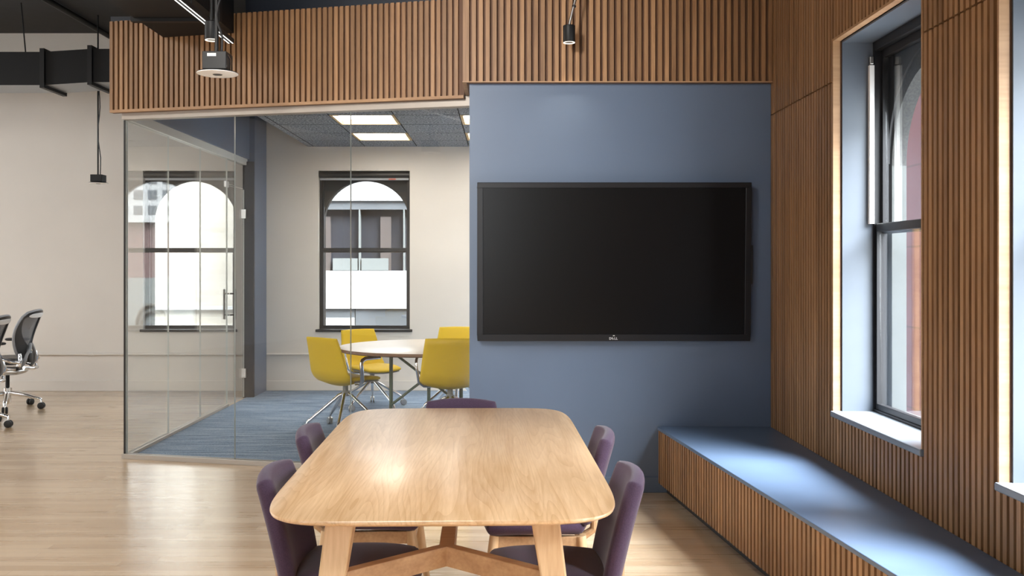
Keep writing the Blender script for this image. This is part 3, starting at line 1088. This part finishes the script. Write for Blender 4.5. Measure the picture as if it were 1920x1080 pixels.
bench = empty('bench', (1.3, 4.0, 0), label='long built-in window bench with blue-grey top and slatted oak front', cat='bench')
off = Vector((1.3, 4.0, 0))
wx = lambda yy: FR(6.11 - yy, 0, 0).x - 0.002
poly = [FE(0, 0, 0), FE(BL, 0, 0), Vector((wx(FE(BL, 0, 0).y), FE(BL, 0, 0).y, 0)), Vector((wx(6.097), 6.097, 0))]
poly[0].y = min(poly[0].y, 6.097)
MB().prism([(p.x - off.x, p.y - off.y) for p in poly], lambda p: (p[0], p[1], 0.40), lambda p: (p[0], p[1], 0.42)).build('seat_top', M['bench_top'], bench, bevel=0.003)
mb = MB()
u = 0.012
while u < BL - 0.03:
    mb.hexa([q - off for q in (FE(u, 0.004, 0.065), FE(u + SLW, 0.004, 0.065), FE(u + SLW, 0.026, 0.065), FE(u, 0.026, 0.065),
                               FE(u, 0.004, 0.399), FE(u + SLW, 0.004, 0.399), FE(u + SLW, 0.026, 0.399), FE(u, 0.026, 0.399))])
    u += PITCH
mb.build('slat_front', M['slat'], bench)
MB().hexa([q - off for q in (FE(0.01, 0.026, 0.065), FE(BL, 0.026, 0.065), FE(BL, 0.04, 0.065), FE(0.01, 0.04, 0.065),
                             FE(0.01, 0.026, 0.399), FE(BL, 0.026, 0.399), FE(BL, 0.04, 0.399), FE(0.01, 0.04, 0.399))]).build('front_board', M['slat_back'], bench)
MB().hexa([q - off for q in (FE(0.01, 0.06, 0.0), FE(BL, 0.06, 0.0), FE(BL, 0.09, 0.0), FE(0.01, 0.09, 0.0),
                             FE(0.01, 0.06, 0.399), FE(BL, 0.06, 0.399), FE(BL, 0.09, 0.399), FE(0.01, 0.09, 0.399))]).build('toe_kick', M['black_plastic'], bench)

# ------------------------------------------------------------------ wall screen
tvc = Vector((0.689, 6.11, 1.47))
tv = empty('wall_display', tvc, label='large black flat display hung on the blue wall', cat='television')
tv.rotation_euler = (math.radians(2.2), 0, 0)
HW, HH = 0.856, 0.497
mb = MB()
yf = -0.105
for a in ((-HW, HW, yf, yf + 0.055, HH - 0.033, HH), (-HW, HW, yf, yf + 0.055, -HH, -HH + 0.042),
          (-HW, -HW + 0.036, yf, yf + 0.055, -HH + 0.042, HH - 0.033), (HW - 0.036, HW, yf, yf + 0.055, -HH + 0.042, HH - 0.033)):
    mb.box(*a)
mb.build('bezel', M['bezel'], tv, bevel=0.003)
MB().box(-HW + 0.004, HW - 0.004, yf + 0.02, yf + 0.06, -HH + 0.004, HH - 0.004).build('housing', M['black_plastic'], tv)
MB().box(-HW + 0.037, HW - 0.037, yf + 0.008, yf + 0.019, -HH + 0.043, HH - 0.034).build('screen', M['screen'], tv)
MB().box(HW, HW + 0.014, yf + 0.01, yf + 0.045, -0.14, 0.105).build('pen_tray', M['black_plastic'], tv, bevel=0.004)
MB().box(-0.3, 0.3, yf + 0.06, -0.004, -0.22, 0.22).build('wall_mount', M['black_metal'], tv)
# maker's lettering on the lower bezel
dg = bpy.context.evaluated_depsgraph_get
lb = bmesh.new()
for ch, dx, rot in (('D', -0.022, 0), ('E', -0.0075, math.radians(32)), ('L', 0.007, 0), ('L', 0.0185, 0)):
    cu = bpy.data.curves.new('letter', 'FONT')
    cu.body = ch
    cu.size = 0.020
    cu.extrude = 0.0006
    cu.offset = 0.0008
    cu.align_x = 'CENTER'
    cu.align_y = 'CENTER'
    to = bpy.data.objects.new('letter', cu)
    C.objects.link(to)
    bpy.context.view_layer.update()
    me = bpy.data.meshes.new_from_object(to.evaluated_get(dg()))
    me.transform(Matrix.Translation((dx, yf - 0.0012, -HH + 0.016)) @ Matrix.Rotation(PI / 2, 4, 'X') @ Matrix.Rotation(rot, 4, 'Z'))
    lb.from_mesh(me)
    bpy.data.objects.remove(to)
    bpy.data.curves.remove(cu)
    bpy.data.meshes.remove(me)
me = bpy.data.meshes.new('logo')
lb.to_mesh(me)
lb.free()
me.materials.append(M['logo'])
lo = bpy.data.objects.new('logo', me)
C.objects.link(lo)
lo.parent = tv
MB().box(-0.006, 0.006, yf - 0.0008, yf + 0.002, -HH + 0.0325, -HH + 0.0365).build('power_light', M['white'], tv)

# ------------------------------------------------------------------ oak table
T = empty('dining_table', (-0.2, 3.706, 0), math.radians(1.3), label='large pale oak table with rounded corners in the foreground', cat='table')
TL, TW = 1.045, 0.525


def outline(inset, n=96):
    pts = []
    for k in range(n):
        a = 2 * PI * k / n
        c, s_ = math.cos(a), math.sin(a)
        e = 2 / 7.0
        px = (TW - inset) * math.copysign(abs(c) ** e, c)
        py = (TL - inset) * math.copysign(abs(s_) ** (2 / 9.0), s_)
        pts.append((px, py))
    return pts


def ring(inset, z, n=96):
    return [Vector((p[0], p[1], z)) for p in outline(inset, n)]


mb = MB()
mb.loft([ring(0.045, 0.712), ring(0.012, 0.722), ring(0.002, 0.728), ring(0.0, 0.733), ring(0.001, 0.738), ring(0.004, 0.740)])
mb.build('tabletop', M['oak_top'], T, smooth=35)
legs = []
for sx in (-1, 1):
    for sy in (-1, 1):
        top = Vector((sx * 0.30, sy * 0.835, 0.715))
        bot = Vector((sx * 0.40, sy * 0.90, 0.0))
        MB().bar(top, bot, 0.085, 0.085, 0.055, 0.06, ref=(0, 1, 0)).build('leg', M['oak_leg'], T, bevel=0.006)
for sy in (-1, 1):
    hub = Vector((0, sy * 0.566, 0.502))
    for sx in (-1, 1):
        k = (0.715 - 0.502) / 0.715
        p = Vector((sx * (0.30 + 0.10 * k - 0.02), sy * (0.835 + 0.065 * k - 0.02), 0.502))
        MB().bar(p, hub, 0.038, 0.065, ref=(0, 0, 1)).build('stretcher', M['oak_rail'], T, bevel=0.003)
MB().bar((0, -0.585, 0.502), (0, 0.585, 0.502), 0.05, 0.0655, ref=(0, 0, 1)).build('centre_beam', M['oak_rail'], T, bevel=0.003)


# ------------------------------------------------------------------ aubergine chairs
def make_dining_chair():
    r = empty('dining_chair')

    def back(u, v):
        zz = 0.597 + 0.178 * v
        tt = (v + 1) / 2
        hw_ = 0.215 - 0.03 * tt
        yy = -0.175 - 0.075 * tt - 0.02 * tt * tt + 0.03 * u * u
        return Vector((u * hw_, yy, zz))
    MB().pad(back, 0.060, 20, 20, k=0.30, p=12).build('backrest', M['purple'], r, smooth=70)

    def seat(u, v):
        hw_ = 0.228 + 0.012 * v
        return Vector((u * hw_, 0.035 + 0.215 * v, 0.418 + 0.008 * (1 - v * v) - 0.012 * max(0, v) ** 3))
    MB().pad(seat, 0.085, 18, 18, k=0.45, p=6).build('seat', M['purple'], r, smooth=70)
    fr = MB()
    zz = 0.36
    for p0, p1 in (((-0.18, -0.15, zz), (-0.18, 0.20, zz)), ((0.18, -0.15, zz), (0.18, 0.20, zz)),
                   ((-0.18, 0.20, zz), (0.18, 0.20, zz)), ((-0.18, -0.15, zz), (0.18, -0.15, zz))):
        fr.bar(p0, p1, 0.028, 0.05, ref=(0, 0, 1))
    for sx in (-1, 1):
        fr.tube([(sx * 0.13, -0.14, 0.36), (sx * 0.13, -0.195, 0.40), (sx * 0.13, -0.195, 0.50)], 0.016, 10)
    fr.build('seat_frame', M['oak_rail'], r, bevel=0.003)
    for sx in (-1, 1):
        for sy in (-1, 1):
            y_t = 0.195 if sy > 0 else -0.14
            p0 = Vector((sx * 0.18, y_t, 0.385))
            p1 = Vector((sx * 0.232, y_t + sy * 0.055, 0.0))
            MB().tube([p0, p0.lerp(p1, 0.35), p1], [0.021, 0.020, 0.0125], 14).build('leg', M['oak_leg'], r, smooth=50)
    return r


dc = make_dining_chair()
# x, y, facing angle (0 = +Y), label
spots = [
    (-0.527, 3.23, -PI / 2, 'aubergine upholstered chair at the left side of the oak table, nearest the camera'),
    (-0.575, 4.02, -PI / 2 + 0.03, 'aubergine chair at the left side of the oak table, farther one by the carpet'),
    (0.175, 3.20, PI / 2, 'aubergine chair at the right side of the oak table, nearest the camera'),
    (0.165, 3.95, PI / 2 - 0.03, 'aubergine chair at the right side of the oak table, beside the blue wall'),
    (-0.215, 4.59, PI, 'aubergine chair at the far end of the oak table, only its top showing'),
]
for i, (x, y, a, lab) in enumerate(spots):
    o = dc if i == 0 else copy_tree(dc)
    o.location = (x, y, 0)
    o.rotation_euler = (0, 0, a)
    tag(o, lab, 'chair', 'aubergine chairs around the oak table')


# ------------------------------------------------------------------ conference table
CT = empty('conference_table', (-0.69, 8.5, 0.008), label='round pale table on grey-green steel legs inside the glass room', cat='table')
R_ = 0.77
MB().lathe([(0.0, 0.7215), (R_ - 0.002, 0.7215), (R_, 0.7205)], seg=96).build('tabletop', M['tabletop_white'], CT, smooth=35)
MB().lathe([(0.0, 0.690), (R_ - 0.012, 0.690), (R_, 0.697), (R_, 0.7204), (0.0, 0.7204)], seg=96).build('table_edge', M['tabletop_edge'], CT, smooth=35)
sp = 0.31
for px, py in ((-sp, 0), (sp, 0), (0, sp), (0, -sp)):
    if py < 0:
        continue
    l_ = MB().tube([(px, py, 0.0), (px, py, 0.690)], 0.0165, 16)
    l_.lathe([(0.03, 0.0), (0.03, 0.006), (0.018, 0.008)], (px, py, 0), 20)
    l_.build('leg', M['green_metal'], CT, smooth=40)
for sg in (1, -1):
    MB().tube([(-sp * sg, 0.0 + sg * 0.012, 0.675), (sp * sg, sg * 0.012, 0.20)], 0.0115, 12).build('brace', M['green_metal'], CT, smooth=40)
MB().tube([(0, sp, 0.66), (0, 0.02, 0.43)], 0.0115, 12).build('brace', M['green_metal'], CT, smooth=40)


# ------------------------------------------------------------------ yellow chairs
def make_yellow(lift):
    r = empty('swivel_chair')
    L = lift

    def shell(u, v):
        tt = (v + 1) / 2
        prof = [(0.00, 0.02, 0.395), (0.14, -0.10, 0.402), (0.26, -0.175, 0.435), (0.38, -0.215, 0.50),
                (0.6, -0.24, 0.62), (0.8, -0.262, 0.72), (1.0, -0.288, 0.82)]
        for (a, ya, za), (b, yb, zb) in zip(prof[:-1], prof[1:]):
            if tt <= b + 1e-9:
                k = (tt - a) / (b - a)
                yy, zz = ya + (yb - ya) * k, za + (zb - za) * k
                break
        hw_ = 0.15 + 0.10 * min(1, tt / 0.3) - 0.048 * max(0, (tt - 0.3) / 0.7)
        bowl = max(0, 1 - tt / 0.45)
        return Vector((u * hw_, yy + (0.05 - 0.03 * tt) * u * u * min(1, tt / 0.3), zz + L + bowl * 0.04 * u * u))
    MB().pad(shell, 0.028, 16, 30, k=0.07, p=18).build('backrest', M['yellow'], r, smooth=70)

    def seat(u, v):
        hw_ = 0.225 - 0.02 * v * v
        return Vector((u * hw_, 0.035 + 0.225 * v, 0.445 + L - 0.02 * max(0, v) ** 2 + 0.012 * u * u))
    MB().pad(seat, 0.042, 16, 16, k=0.35, p=8).build('seat', M['yellow'], r, smooth=70)
    m_ = MB()
    m_.pad(lambda u, v: Vector((u * 0.2, 0.06 + 0.19 * v, 0.418 + L - 0.012 * max(0, v) ** 2 + 0.01 * u * u)), 0.022, 12, 12, k=0.4)
    m_.build('seat_pan', M['shell_grey'], r, smooth=70)
    for sx in (-1, 1):
        path = [(sx * 0.14, 0.0, 0.40 + L), (sx * 0.215, -0.02, 0.405 + L), (sx * 0.255, -0.035, 0.44 + L), (sx * 0.272, -0.055, 0.54 + L),
                (sx * 0.278, -0.065, 0.595 + L), (sx * 0.277, -0.05, 0.622 + L), (sx * 0.274, -0.01, 0.634 + L), (sx * 0.268, 0.10, 0.636 + L), (sx * 0.262, 0.17, 0.63 + L)]
        MB().tube(path, [0.012, 0.014, 0.016, 0.015, 0.014, 0.014, 0.015, 0.015, 0.010], 12, flat=(1.25, 0.75)).build('armrest', M['chrome'], r, smooth=60)
    c = MB()
    c.lathe([(0.035, 0.29 + L), (0.035, 0.33 + L), (0.024, 0.335 + L), (0.024, 0.395 + L), (0.07, 0.40 + L), (0.07, 0.412 + L)], seg=20)
    c.build('column', M['shell_grey'], r, smooth=40)
    for k in range(5):
        a = 2 * PI * k / 5 + 0.35
        d = Vector((math.cos(a), math.sin(a), 0))
        zt = 0.085
        path = [d * 0.01 + Vector((0, 0, 0.318 + L)), d * 0.06 + Vector((0, 0, 0.295 + L)), d * 0.30 + Vector((0, 0, 0.10)),
                d * 0.325 + Vector((0, 0, 0.082)), d * 0.332 + Vector((0, 0, 0.058))]
        lg = MB().tube(path, [0.017, 0.016, 0.0135, 0.013, 0.011], 12).build('leg', M['chrome'], r, smooth=60)
        n = Vector((-d.y, d.x, 0))
        cs = MB()
        ctr = d * 0.335 + Vector((0, 0, 0.031))
        for sg in (-1, 1):
            cs.tube([ctr + n * sg * 0.006, ctr + n * sg * 0.019], 0.030, 20)
        cs.build('castor', M['brushed'], lg, smooth=40)
    return r


ych = [
    (-1.39, 8.42, math.atan2(-0.64, 0.77), 0.0, 'yellow swivel chair seen from behind at the left edge of the round table'),
    (-1.335, 9.72, math.atan2(-0.66, -0.75), -0.045, 'yellow swivel chair under the arched window, turned side-on behind the round table'),
    (-0.445, 7.93, math.atan2(0.06, 1.0), 0.035, 'yellow swivel chair with its back to us in front of the round table'),
    (-0.46, 9.42, math.atan2(0.03, -1.0), -0.005, 'yellow swivel chair facing us across the round table, beside the blue wall'),
]
for x, y, a, lift, lab in ych:
    o = make_yellow(lift)
    o.location = (x, y, 0.008)
    o.rotation_euler = (0, 0, a)
    tag(o, lab, 'chair', 'yellow chairs around the round table')


# ------------------------------------------------------------------ office chairs
def make_office():
    r = empty('office_chair')                      # faces +Y

    def bk(u, v):
        tt = (v + 1) / 2
        hw_ = 0.125 + 0.135 * math.sin(min(1, tt / 0.75) * PI / 2) - 0.035 * max(0, (tt - 0.75) / 0.25)
        yy = -0.20 - 0.03 * math.sin(tt * PI) * -1 - 0.10 * tt ** 1.5
        return Vector((u * hw_, yy + 0.05 * u * u, 0.50 + 0.49 * tt))
    N = 44
    k_ = 0.42

    def rim(a):
        u, v = math.cos(a), math.sin(a)
        s_ = max(abs(u), abs(v))
        u, v = u / s_, v / s_
        return bk(u * math.sqrt(1 - k_ * v * v / 2), v * math.sqrt(1 - k_ * u * u / 2))
    outer = [rim(2 * PI * i / N) for i in range(N)]

    def drop(a):                                   # teardrop opening: wide on top, a point at the waist
        c, s_ = math.cos(a), math.sin(a)
        zz = 0.795 + 0.165 * s_
        tt = (zz - 0.63) / 0.33
        hw_ = 0.205 * math.sin(max(0.0, min(1, tt * 1.0)) ** 0.75 * PI / 1.75) if tt > 0 else 0
        x = math.copysign(min(hw_, abs(c) * 0.30), c)
        v = (zz - 0.50) / 0.49 * 2 - 1
        q = bk(0, v)
        return Vector((x, q.y + 0.05 * (x / 0.24) ** 2, zz))
    inner = [drop(2 * PI * i / N) for i in range(N)]
    fr = MB()
    off_ = Vector((0, -0.016, 0))
    MB().tube(outer + [outer[0]], [0.013 for _ in range(N + 1)], 8, flat=(1.0, 1.2)).build('frame_rim', M['grey_frame'], r, smooth=60)
    fr.tube(inner + [inner[0]], [0.008 for _ in range(N + 1)], 8)
    for q0, q1 in ((Vector(), Vector()), (off_, off_)):
        fr.loft([[p + q0 for p in outer], [p + q1 for p in inner]], cap=False)
    fr.build('back_frame', M['graphite'], r, smooth=60)
    ctr_ = sum(inner, Vector()) / N
    me_ = MB()
    me_.loft([[ctr_ + (p - ctr_) * fk for p in inner] for fk in (1.0, 0.6, 0.25, 0.002)], cap=False)
    me_.build('back_mesh', M['mesh'], r, smooth=70)
    MB().pad(lambda u, v: bk(u * 0.72, 0.80 + 0.10 * v) + Vector((0, -0.026, 0)), 0.008, 12, 8, k=0.9).build('top_highlight', M['mesh_highlight'], r, smooth=70)  # pale patch painting the highlight at the top of the frame
    for sx in (-1, 1):                             # silver spine splitting below the waist
        MB().tube([(sx * 0.012, -0.228, 0.66), (sx * 0.04, -0.235, 0.61), (sx * 0.105, -0.225, 0.55), (sx * 0.135, -0.215, 0.48), (sx * 0.13, -0.17, 0.42)],
                  [0.012, 0.015, 0.016, 0.017, 0.015], 10).build('back_strut', M['grey_frame'], r, smooth=60)
        MB().tube([(sx * 0.20, -0.185, 0.45), (sx * 0.205, -0.205, 0.51), (sx * 0.195, -0.195, 0.57)], [0.024, 0.022, 0.013], 10).build('pivot_link', M['chrome'], r, smooth=60)
    MB().pad(lambda u, v: Vector((0.055 * u, -0.225 + 0.01 * u * u, 0.525 + 0.06 * v)), 0.03, 10, 10, k=0.6).build('lumbar_pad', M['black_plastic'], r, smooth=70)
    MB().tube([(-0.15, -0.215, 0.43), (-0.06, -0.262, 0.415), (0.06, -0.262, 0.415), (0.15, -0.215, 0.43)], 0.017, 10).build('lower_yoke', M['chrome'], r, smooth=60)

    def st(u, v):
        return Vector((u * 0.245, 0.05 + 0.235 * v, 0.485 - 0.03 * max(0, v) ** 2 + 0.015 * u * u))
    MB().pad(lambda u, v: st(u, v), 0.075, 14, 14, k=0.4).build('seat', M['graphite'], r, smooth=70)
    for sx in (-1, 1):
        MB().tube([(sx * 0.20, -0.16, 0.42), (sx * 0.235, -0.08, 0.43), (sx * 0.24, 0.10, 0.432), (sx * 0.20, 0.2, 0.42)], 0.017, 10).build('seat_rail', M['chrome'], r, smooth=60)
        MB().tube([(sx * 0.24, -0.20, 0.49), (sx * 0.29, -0.16, 0.50), (sx * 0.305, -0.07, 0.53), (sx * 0.30, -0.03, 0.60), (sx * 0.295, -0.03, 0.662)],
                  [0.020, 0.020, 0.018, 0.016, 0.015], 10).build('arm_support', M['chrome'], r, smooth=60)
        MB().pad(lambda u, v: Vector((sx * 0.29 + 0.042 * u, 0.02 + 0.125 * v, 0.68)), 0.03, 10, 12, k=0.6).build('arm_pad', M['black_plastic'], r, smooth=70)
    tb = MB()
    tb.pad(lambda u, v: Vector((u * 0.15, 0.0 + 0.18 * v, 0.385)), 0.075, 12, 12, k=0.6, p=4)
    tb.build('tilt_box', M['brushed'], r, smooth=70)
    MB().tube([(0, 0, 0.20), (0, 0, 0.37)], 0.019, 16).build('gas_lift', M['black_metal'], r, smooth=40)
    hub = MB().lathe([(0.030, 0.055), (0.034, 0.06), (0.034, 0.17), (0.040, 0.175), (0.042, 0.215), (0.028, 0.222)], seg=24)
    hub.build('hub', M['chrome'], r, smooth=40)
    for k in range(5):
        a = 2 * PI * k / 5 + PI / 2 + PI
        d = Vector((math.cos(a), math.sin(a), 0))
        lg = MB().tube([d * 0.03 + Vector((0, 0, 0.165)), d * 0.15 + Vector((0, 0, 0.145)), d * 0.29 + Vector((0, 0, 0.108)), d * 0.322 + Vector((0, 0, 0.098)), d * 0.324 + Vector((0, 0, 0.06))],
                       [0.030, 0.025, 0.019, 0.018, 0.014], 12, flat=(1.0, 0.8)).build('leg', M['chrome'], r, smooth=60)
        n = Vector((-d.y, d.x, 0))
        cs = MB()
        ctr = d * 0.326 + Vector((0, 0, 0.033))
        for sg in (-1, 1):
            q0, q1 = ctr + n * sg * 0.004, ctr + n * sg * 0.027
            cs.tube([q0, q0.lerp(q1, 0.2), q0.lerp(q1, 0.8), q1], [0.029, 0.033, 0.033, 0.027], 22)
        cs.build('castor', M['rubber'], lg, smooth=40)
    return r


oc = make_office()
face = math.atan2(1.0, -0.09)      # local +Y turned to world (-1, -0.09)
for i, (x, y, lab) in enumerate([(-4.975, 9.62, 'black mesh office chair with polished base by the far wall, whole in view'),
                                 (-4.735, 8.515, 'black mesh office chair cut off by the left picture edge')]):
    o = oc if i == 0 else copy_tree(oc)
    o.location = (x, y, 0)
    o.rotation_euler = (0, 0, face)
    tag(o, lab, 'chair', 'mesh office chairs in the open office')


# ------------------------------------------------------------------ ducts and ceiling services
D = empty('air_duct', (-5.5, 9.72, 3.39), label='black rectangular air duct with flanges along the far office wall', cat='air duct')
segs = [(-3.4, 0.96, 0.0), (0.96, 1.43, 0.02), (1.43, 2.62, 0.035)]
d0, d1, z0, z1 = -0.22, 0.22, -0.165, 0.165
mb = MB()
mb.hexa([(-3.4, d0, z0), (0.94, d0, z0), (0.94, d1, z0), (-3.4, d1, z0), (-3.4, d0, z1), (0.94, d0, z1), (0.94, d1, z1), (-3.4, d1, z1)])
mb.hexa([(0.94, d0, z0), (1.41, d0, z0 + 0.03), (1.41, d1, z0 + 0.03), (0.94, d1, z0), (0.94, d0, z1), (1.41, d0, z1 + 0.03), (1.41, d1, z1 + 0.03), (0.94, d1, z1)])
mb.hexa([(1.41, d0, z0 + 0.03), (2.5, d0, z0 + 0.03), (2.5, d1, z0 + 0.03), (1.41, d1, z0 + 0.03), (1.41, d0, z1 + 0.03), (2.5, d0, z1 + 0.03), (2.5, d1, z1 + 0.03), (1.41, d1, z1 + 0.03)])
mb.bm.normal_update()
bmesh.ops.recalc_face_normals(mb.bm, faces=mb.bm.faces)
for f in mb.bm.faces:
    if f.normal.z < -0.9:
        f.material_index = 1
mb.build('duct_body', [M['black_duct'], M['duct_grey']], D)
for x, dz in ((0.94, 0.0), (1.41, 0.03)):
    fl = MB()
    e = 0.03
    fl.box(x - 0.022, x + 0.022, d0 - e, d0 - 0.001, z0 - e + dz, z1 + e + dz)
    fl.box(x - 0.022, x + 0.022, d1 + 0.001, d1 + e, z0 - e + dz, z1 + e + dz)
    fl.box(x - 0.022, x + 0.022, d0 - 0.001, d1 + 0.001, z0 - e + dz, z0 - 0.001 + dz)
    fl.box(x - 0.022, x + 0.022, d0 - 0.001, d1 + 0.001, z1 + 0.001 + dz, z1 + e + dz)
    fl.build('flange', M['black_metal'], D)
for x in (0.66, ):
    MB().tube([(x, 0, z1), (x - 0.05, 0, CEIL_Z - 3.39)], 0.007, 8).build('hanger_rod', M['black_metal'], D, smooth=40)

D2 = empty('air_duct', (-2.21, 5.0, 3.3), label='big black air duct running overhead into the slatted wood panel', cat='air duct')
z0 = 3.107 - 3.3
ye = lambda xx: (FG(0, 0.102, 0).y + (xx - 2.21 - FG(0, 0.102, 0).x) * GD.y / GD.x) - 5.0
MB().hexa([(-0.275, -2.8, z0), (0.275, -2.8, z0), (0.275, ye(0.275), z0), (-0.275, ye(-0.275), z0),
           (-0.275, -2.8, z0 + 0.45), (0.275, -2.8, z0 + 0.45), (0.275, ye(0.275), z0 + 0.45), (-0.275, ye(-0.275), z0 + 0.45)]).build('duct_body', M['black_duct'], D2)
fl = MB()
yb = 1.45
fl.box(-0.30, 0.30, yb, yb + 0.05, z0 - 0.022, z0 - 0.0005)
fl.box(-0.30, -0.2755, yb, yb + 0.05, z0, z0 + 0.47)
fl.box(0.2755, 0.30, yb, yb + 0.05, z0, z0 + 0.47)
fl.build('flange', M['black_metal'], D2)

tag(MB().tube([(-4.51, 4.0, 4.06), (-4.51, 10.98, 4.06)], 0.03, 12).build('ceiling_pipe', M['black_metal'], smooth=40),
    'black pipe running under the dark ceiling towards the far wall', 'pipe')


def pendant_speaker(loc, top, label, small=False):
    t = empty('pendant_speaker', loc, label=label, cat='ceiling speaker')
    R = 0.105 if not small else 0.098
    MB().lathe([(0.02, 0.004), (R - 0.012, 0.004), (R, 0.0075), (R, 0.010), (R - 0.012, 0.016), (0.045, 0.02)], seg=40).build('disc', [M['white']], t, smooth=40)
    MB().lathe([(R - 0.004, 0.0105), (R + 0.002, 0.0112), (R - 0.010, 0.0175), (0.05, 0.022), (0.048, 0.016), (R - 0.012, 0.0162)], seg=40).build('disc_back', M['black_metal'], t, smooth=40)
    MB().lathe([(0.0, 0.003), (0.022, 0.002), (0.026, 0.0045), (0.0, 0.006)], seg=24).build('grille', M['black_plastic'], t, smooth=40)
    h = 0.092 if not small else 0.075
    MB().box(-0.062, 0.062, -0.06, 0.06, 0.0225, 0.0225 + h).build('junction_box', M['black_metal'], t, bevel=0.003)
    if not small:
        MB().box(-0.035, 0.01, -0.0615, -0.0605, 0.088, 0.103).build('rating_label', M['white'], t)
        MB().tube([(0.075, -0.03, 0.02), (0.075, -0.03, 0.075), (0.062, -0.03, 0.10)], 0.004, 8).build('spring_clip', M['chrome'], t, smooth=40)
    b = MB()
    b.tube([(-0.004, 0, 0.022 + h), (-0.004, 0, top - loc[2])], 0.010 if not small else 0.008, 10)
    cable = [(0.02, 0.0, 0.022 + h)]
    n = 10
    for k in range(1, n + 1):
        q = k / n
        cable.append((0.012 + 0.02 * math.sin(q * PI * 3) * (1 - q * 0.6), -0.012, 0.022 + h + q * (0.9 if small else 0.4)))
    b.build('stem', M['black_metal'], t, smooth=40)
    MB().tube(cable, 0.006, 8).build('cable', M['black_plastic'], t, smooth=40)
    return t


pendant_speaker((-1.492, 5.0, 2.435), CEIL_Z, 'white disc speaker under a black box, hanging in front of the slatted wood panel')
pendant_speaker((-4.31, 10.2, 2.305), CEIL_Z, 'small disc speaker on a long thin rod in front of the far office wall', small=True)


def spot(loc, label, stem):
    t = empty('spotlight', loc, label=label, cat='spotlight')
    b = MB()
    b.lathe([(0.030, 0.004), (0.036, 0.0), (0.0375, 0.002), (0.0375, 0.10), (0.034, 0.104), (0.0, 0.104)], seg=36)
    b.build('housing', M['black_metal'], t, smooth=40)
    MB().lathe([(0.032, 0.0), (0.0362, -0.001), (0.0362, -0.0025), (0.028, -0.001), (0.027, 0.004)], seg=36, loop=True).build('lit_ring', M['spot_glow'], t, smooth=40)
    MB().lathe([(0.0, 0.0), (0.0275, 0.0), (0.0275, 0.0035), (0.0, 0.0036)], seg=24).build('lens', M['grey_frame'], t, smooth=40)
    s_ = MB()
    s_.tube([Vector(p) for p in stem], 0.009, 10)
    st = s_.build('stem', M['brushed'] if stem[-1][0] != 0 else M['black_metal'], t, smooth=40)
    if stem[-1][0] != 0:
        a_, b_ = Vector(stem[0]), Vector(stem[-1])
        for q in (0.10, 0.17):
            p = a_.lerp(b_, q)
            dd = (b_ - a_).normalized() * 0.006
            MB().tube([p - dd, p + dd], 0.013, 12).build('cable_tie', M['black_plastic'], st, smooth=40)
    ld = bpy.data.lights.new('spot_lamp', 'SPOT')
    ld.energy = 3.5
    ld.color = (1.0, 0.86, 0.68)
    ld.spot_size = math.radians(95)
    ld.spot_blend = 0.8
    ld.shadow_soft_size = 0.03
    lo_ = bpy.data.objects.new('spot_lamp', ld)
    C.objects.link(lo_)
    lo_.parent = t
    lo_.location = (0, 0, -0.012)
    return t


spot((0.40, 5.9, 2.815), 'small black cylinder spotlight on a slanting stem above the wall display',
     [(0.0, 0, 0.104), (0.02, 0, 0.19), (0.30, 0.0, 1.285)])
spot((-1.66, 5.45, 2.725), 'black cylinder spotlight with a glowing rim beside the bright track, above the disc speaker',
     [(0.0, 0, 0.104), (0.0, 0, 0.6), (0.0, 0.0, 1.375)])

tr = empty('track_light', (-1.79, 4.3, 2.90), label='slim black track with two bright reflecting edges hanging overhead', cat='track light')
MB().box(-0.02, 0.02, -2.2, 2.0, 0.0, 0.03).build('channel', M['black_metal'], tr, bevel=0.002)
for x in (-0.0125, 0.0125):
    mb = MB()
    y = -2.2
    while y < 1.99:
        y1_ = min(y + 0.75, 1.99)
        mb.box(x - 0.003, x + 0.003, y + 0.006, y1_, -0.002, -0.0003)
        y = y1_
    mb.build('edge_reflection', M['edge_glow'], tr)  # glow stands in for light reflected on the track's edges
for y in (-1.2, 1.2):
    MB().tube([(0, y, 0.03), (0, y, CEIL_Z - 2.9)], 0.004, 8).build('hanger_rod', M['black_metal'], tr, smooth=40)
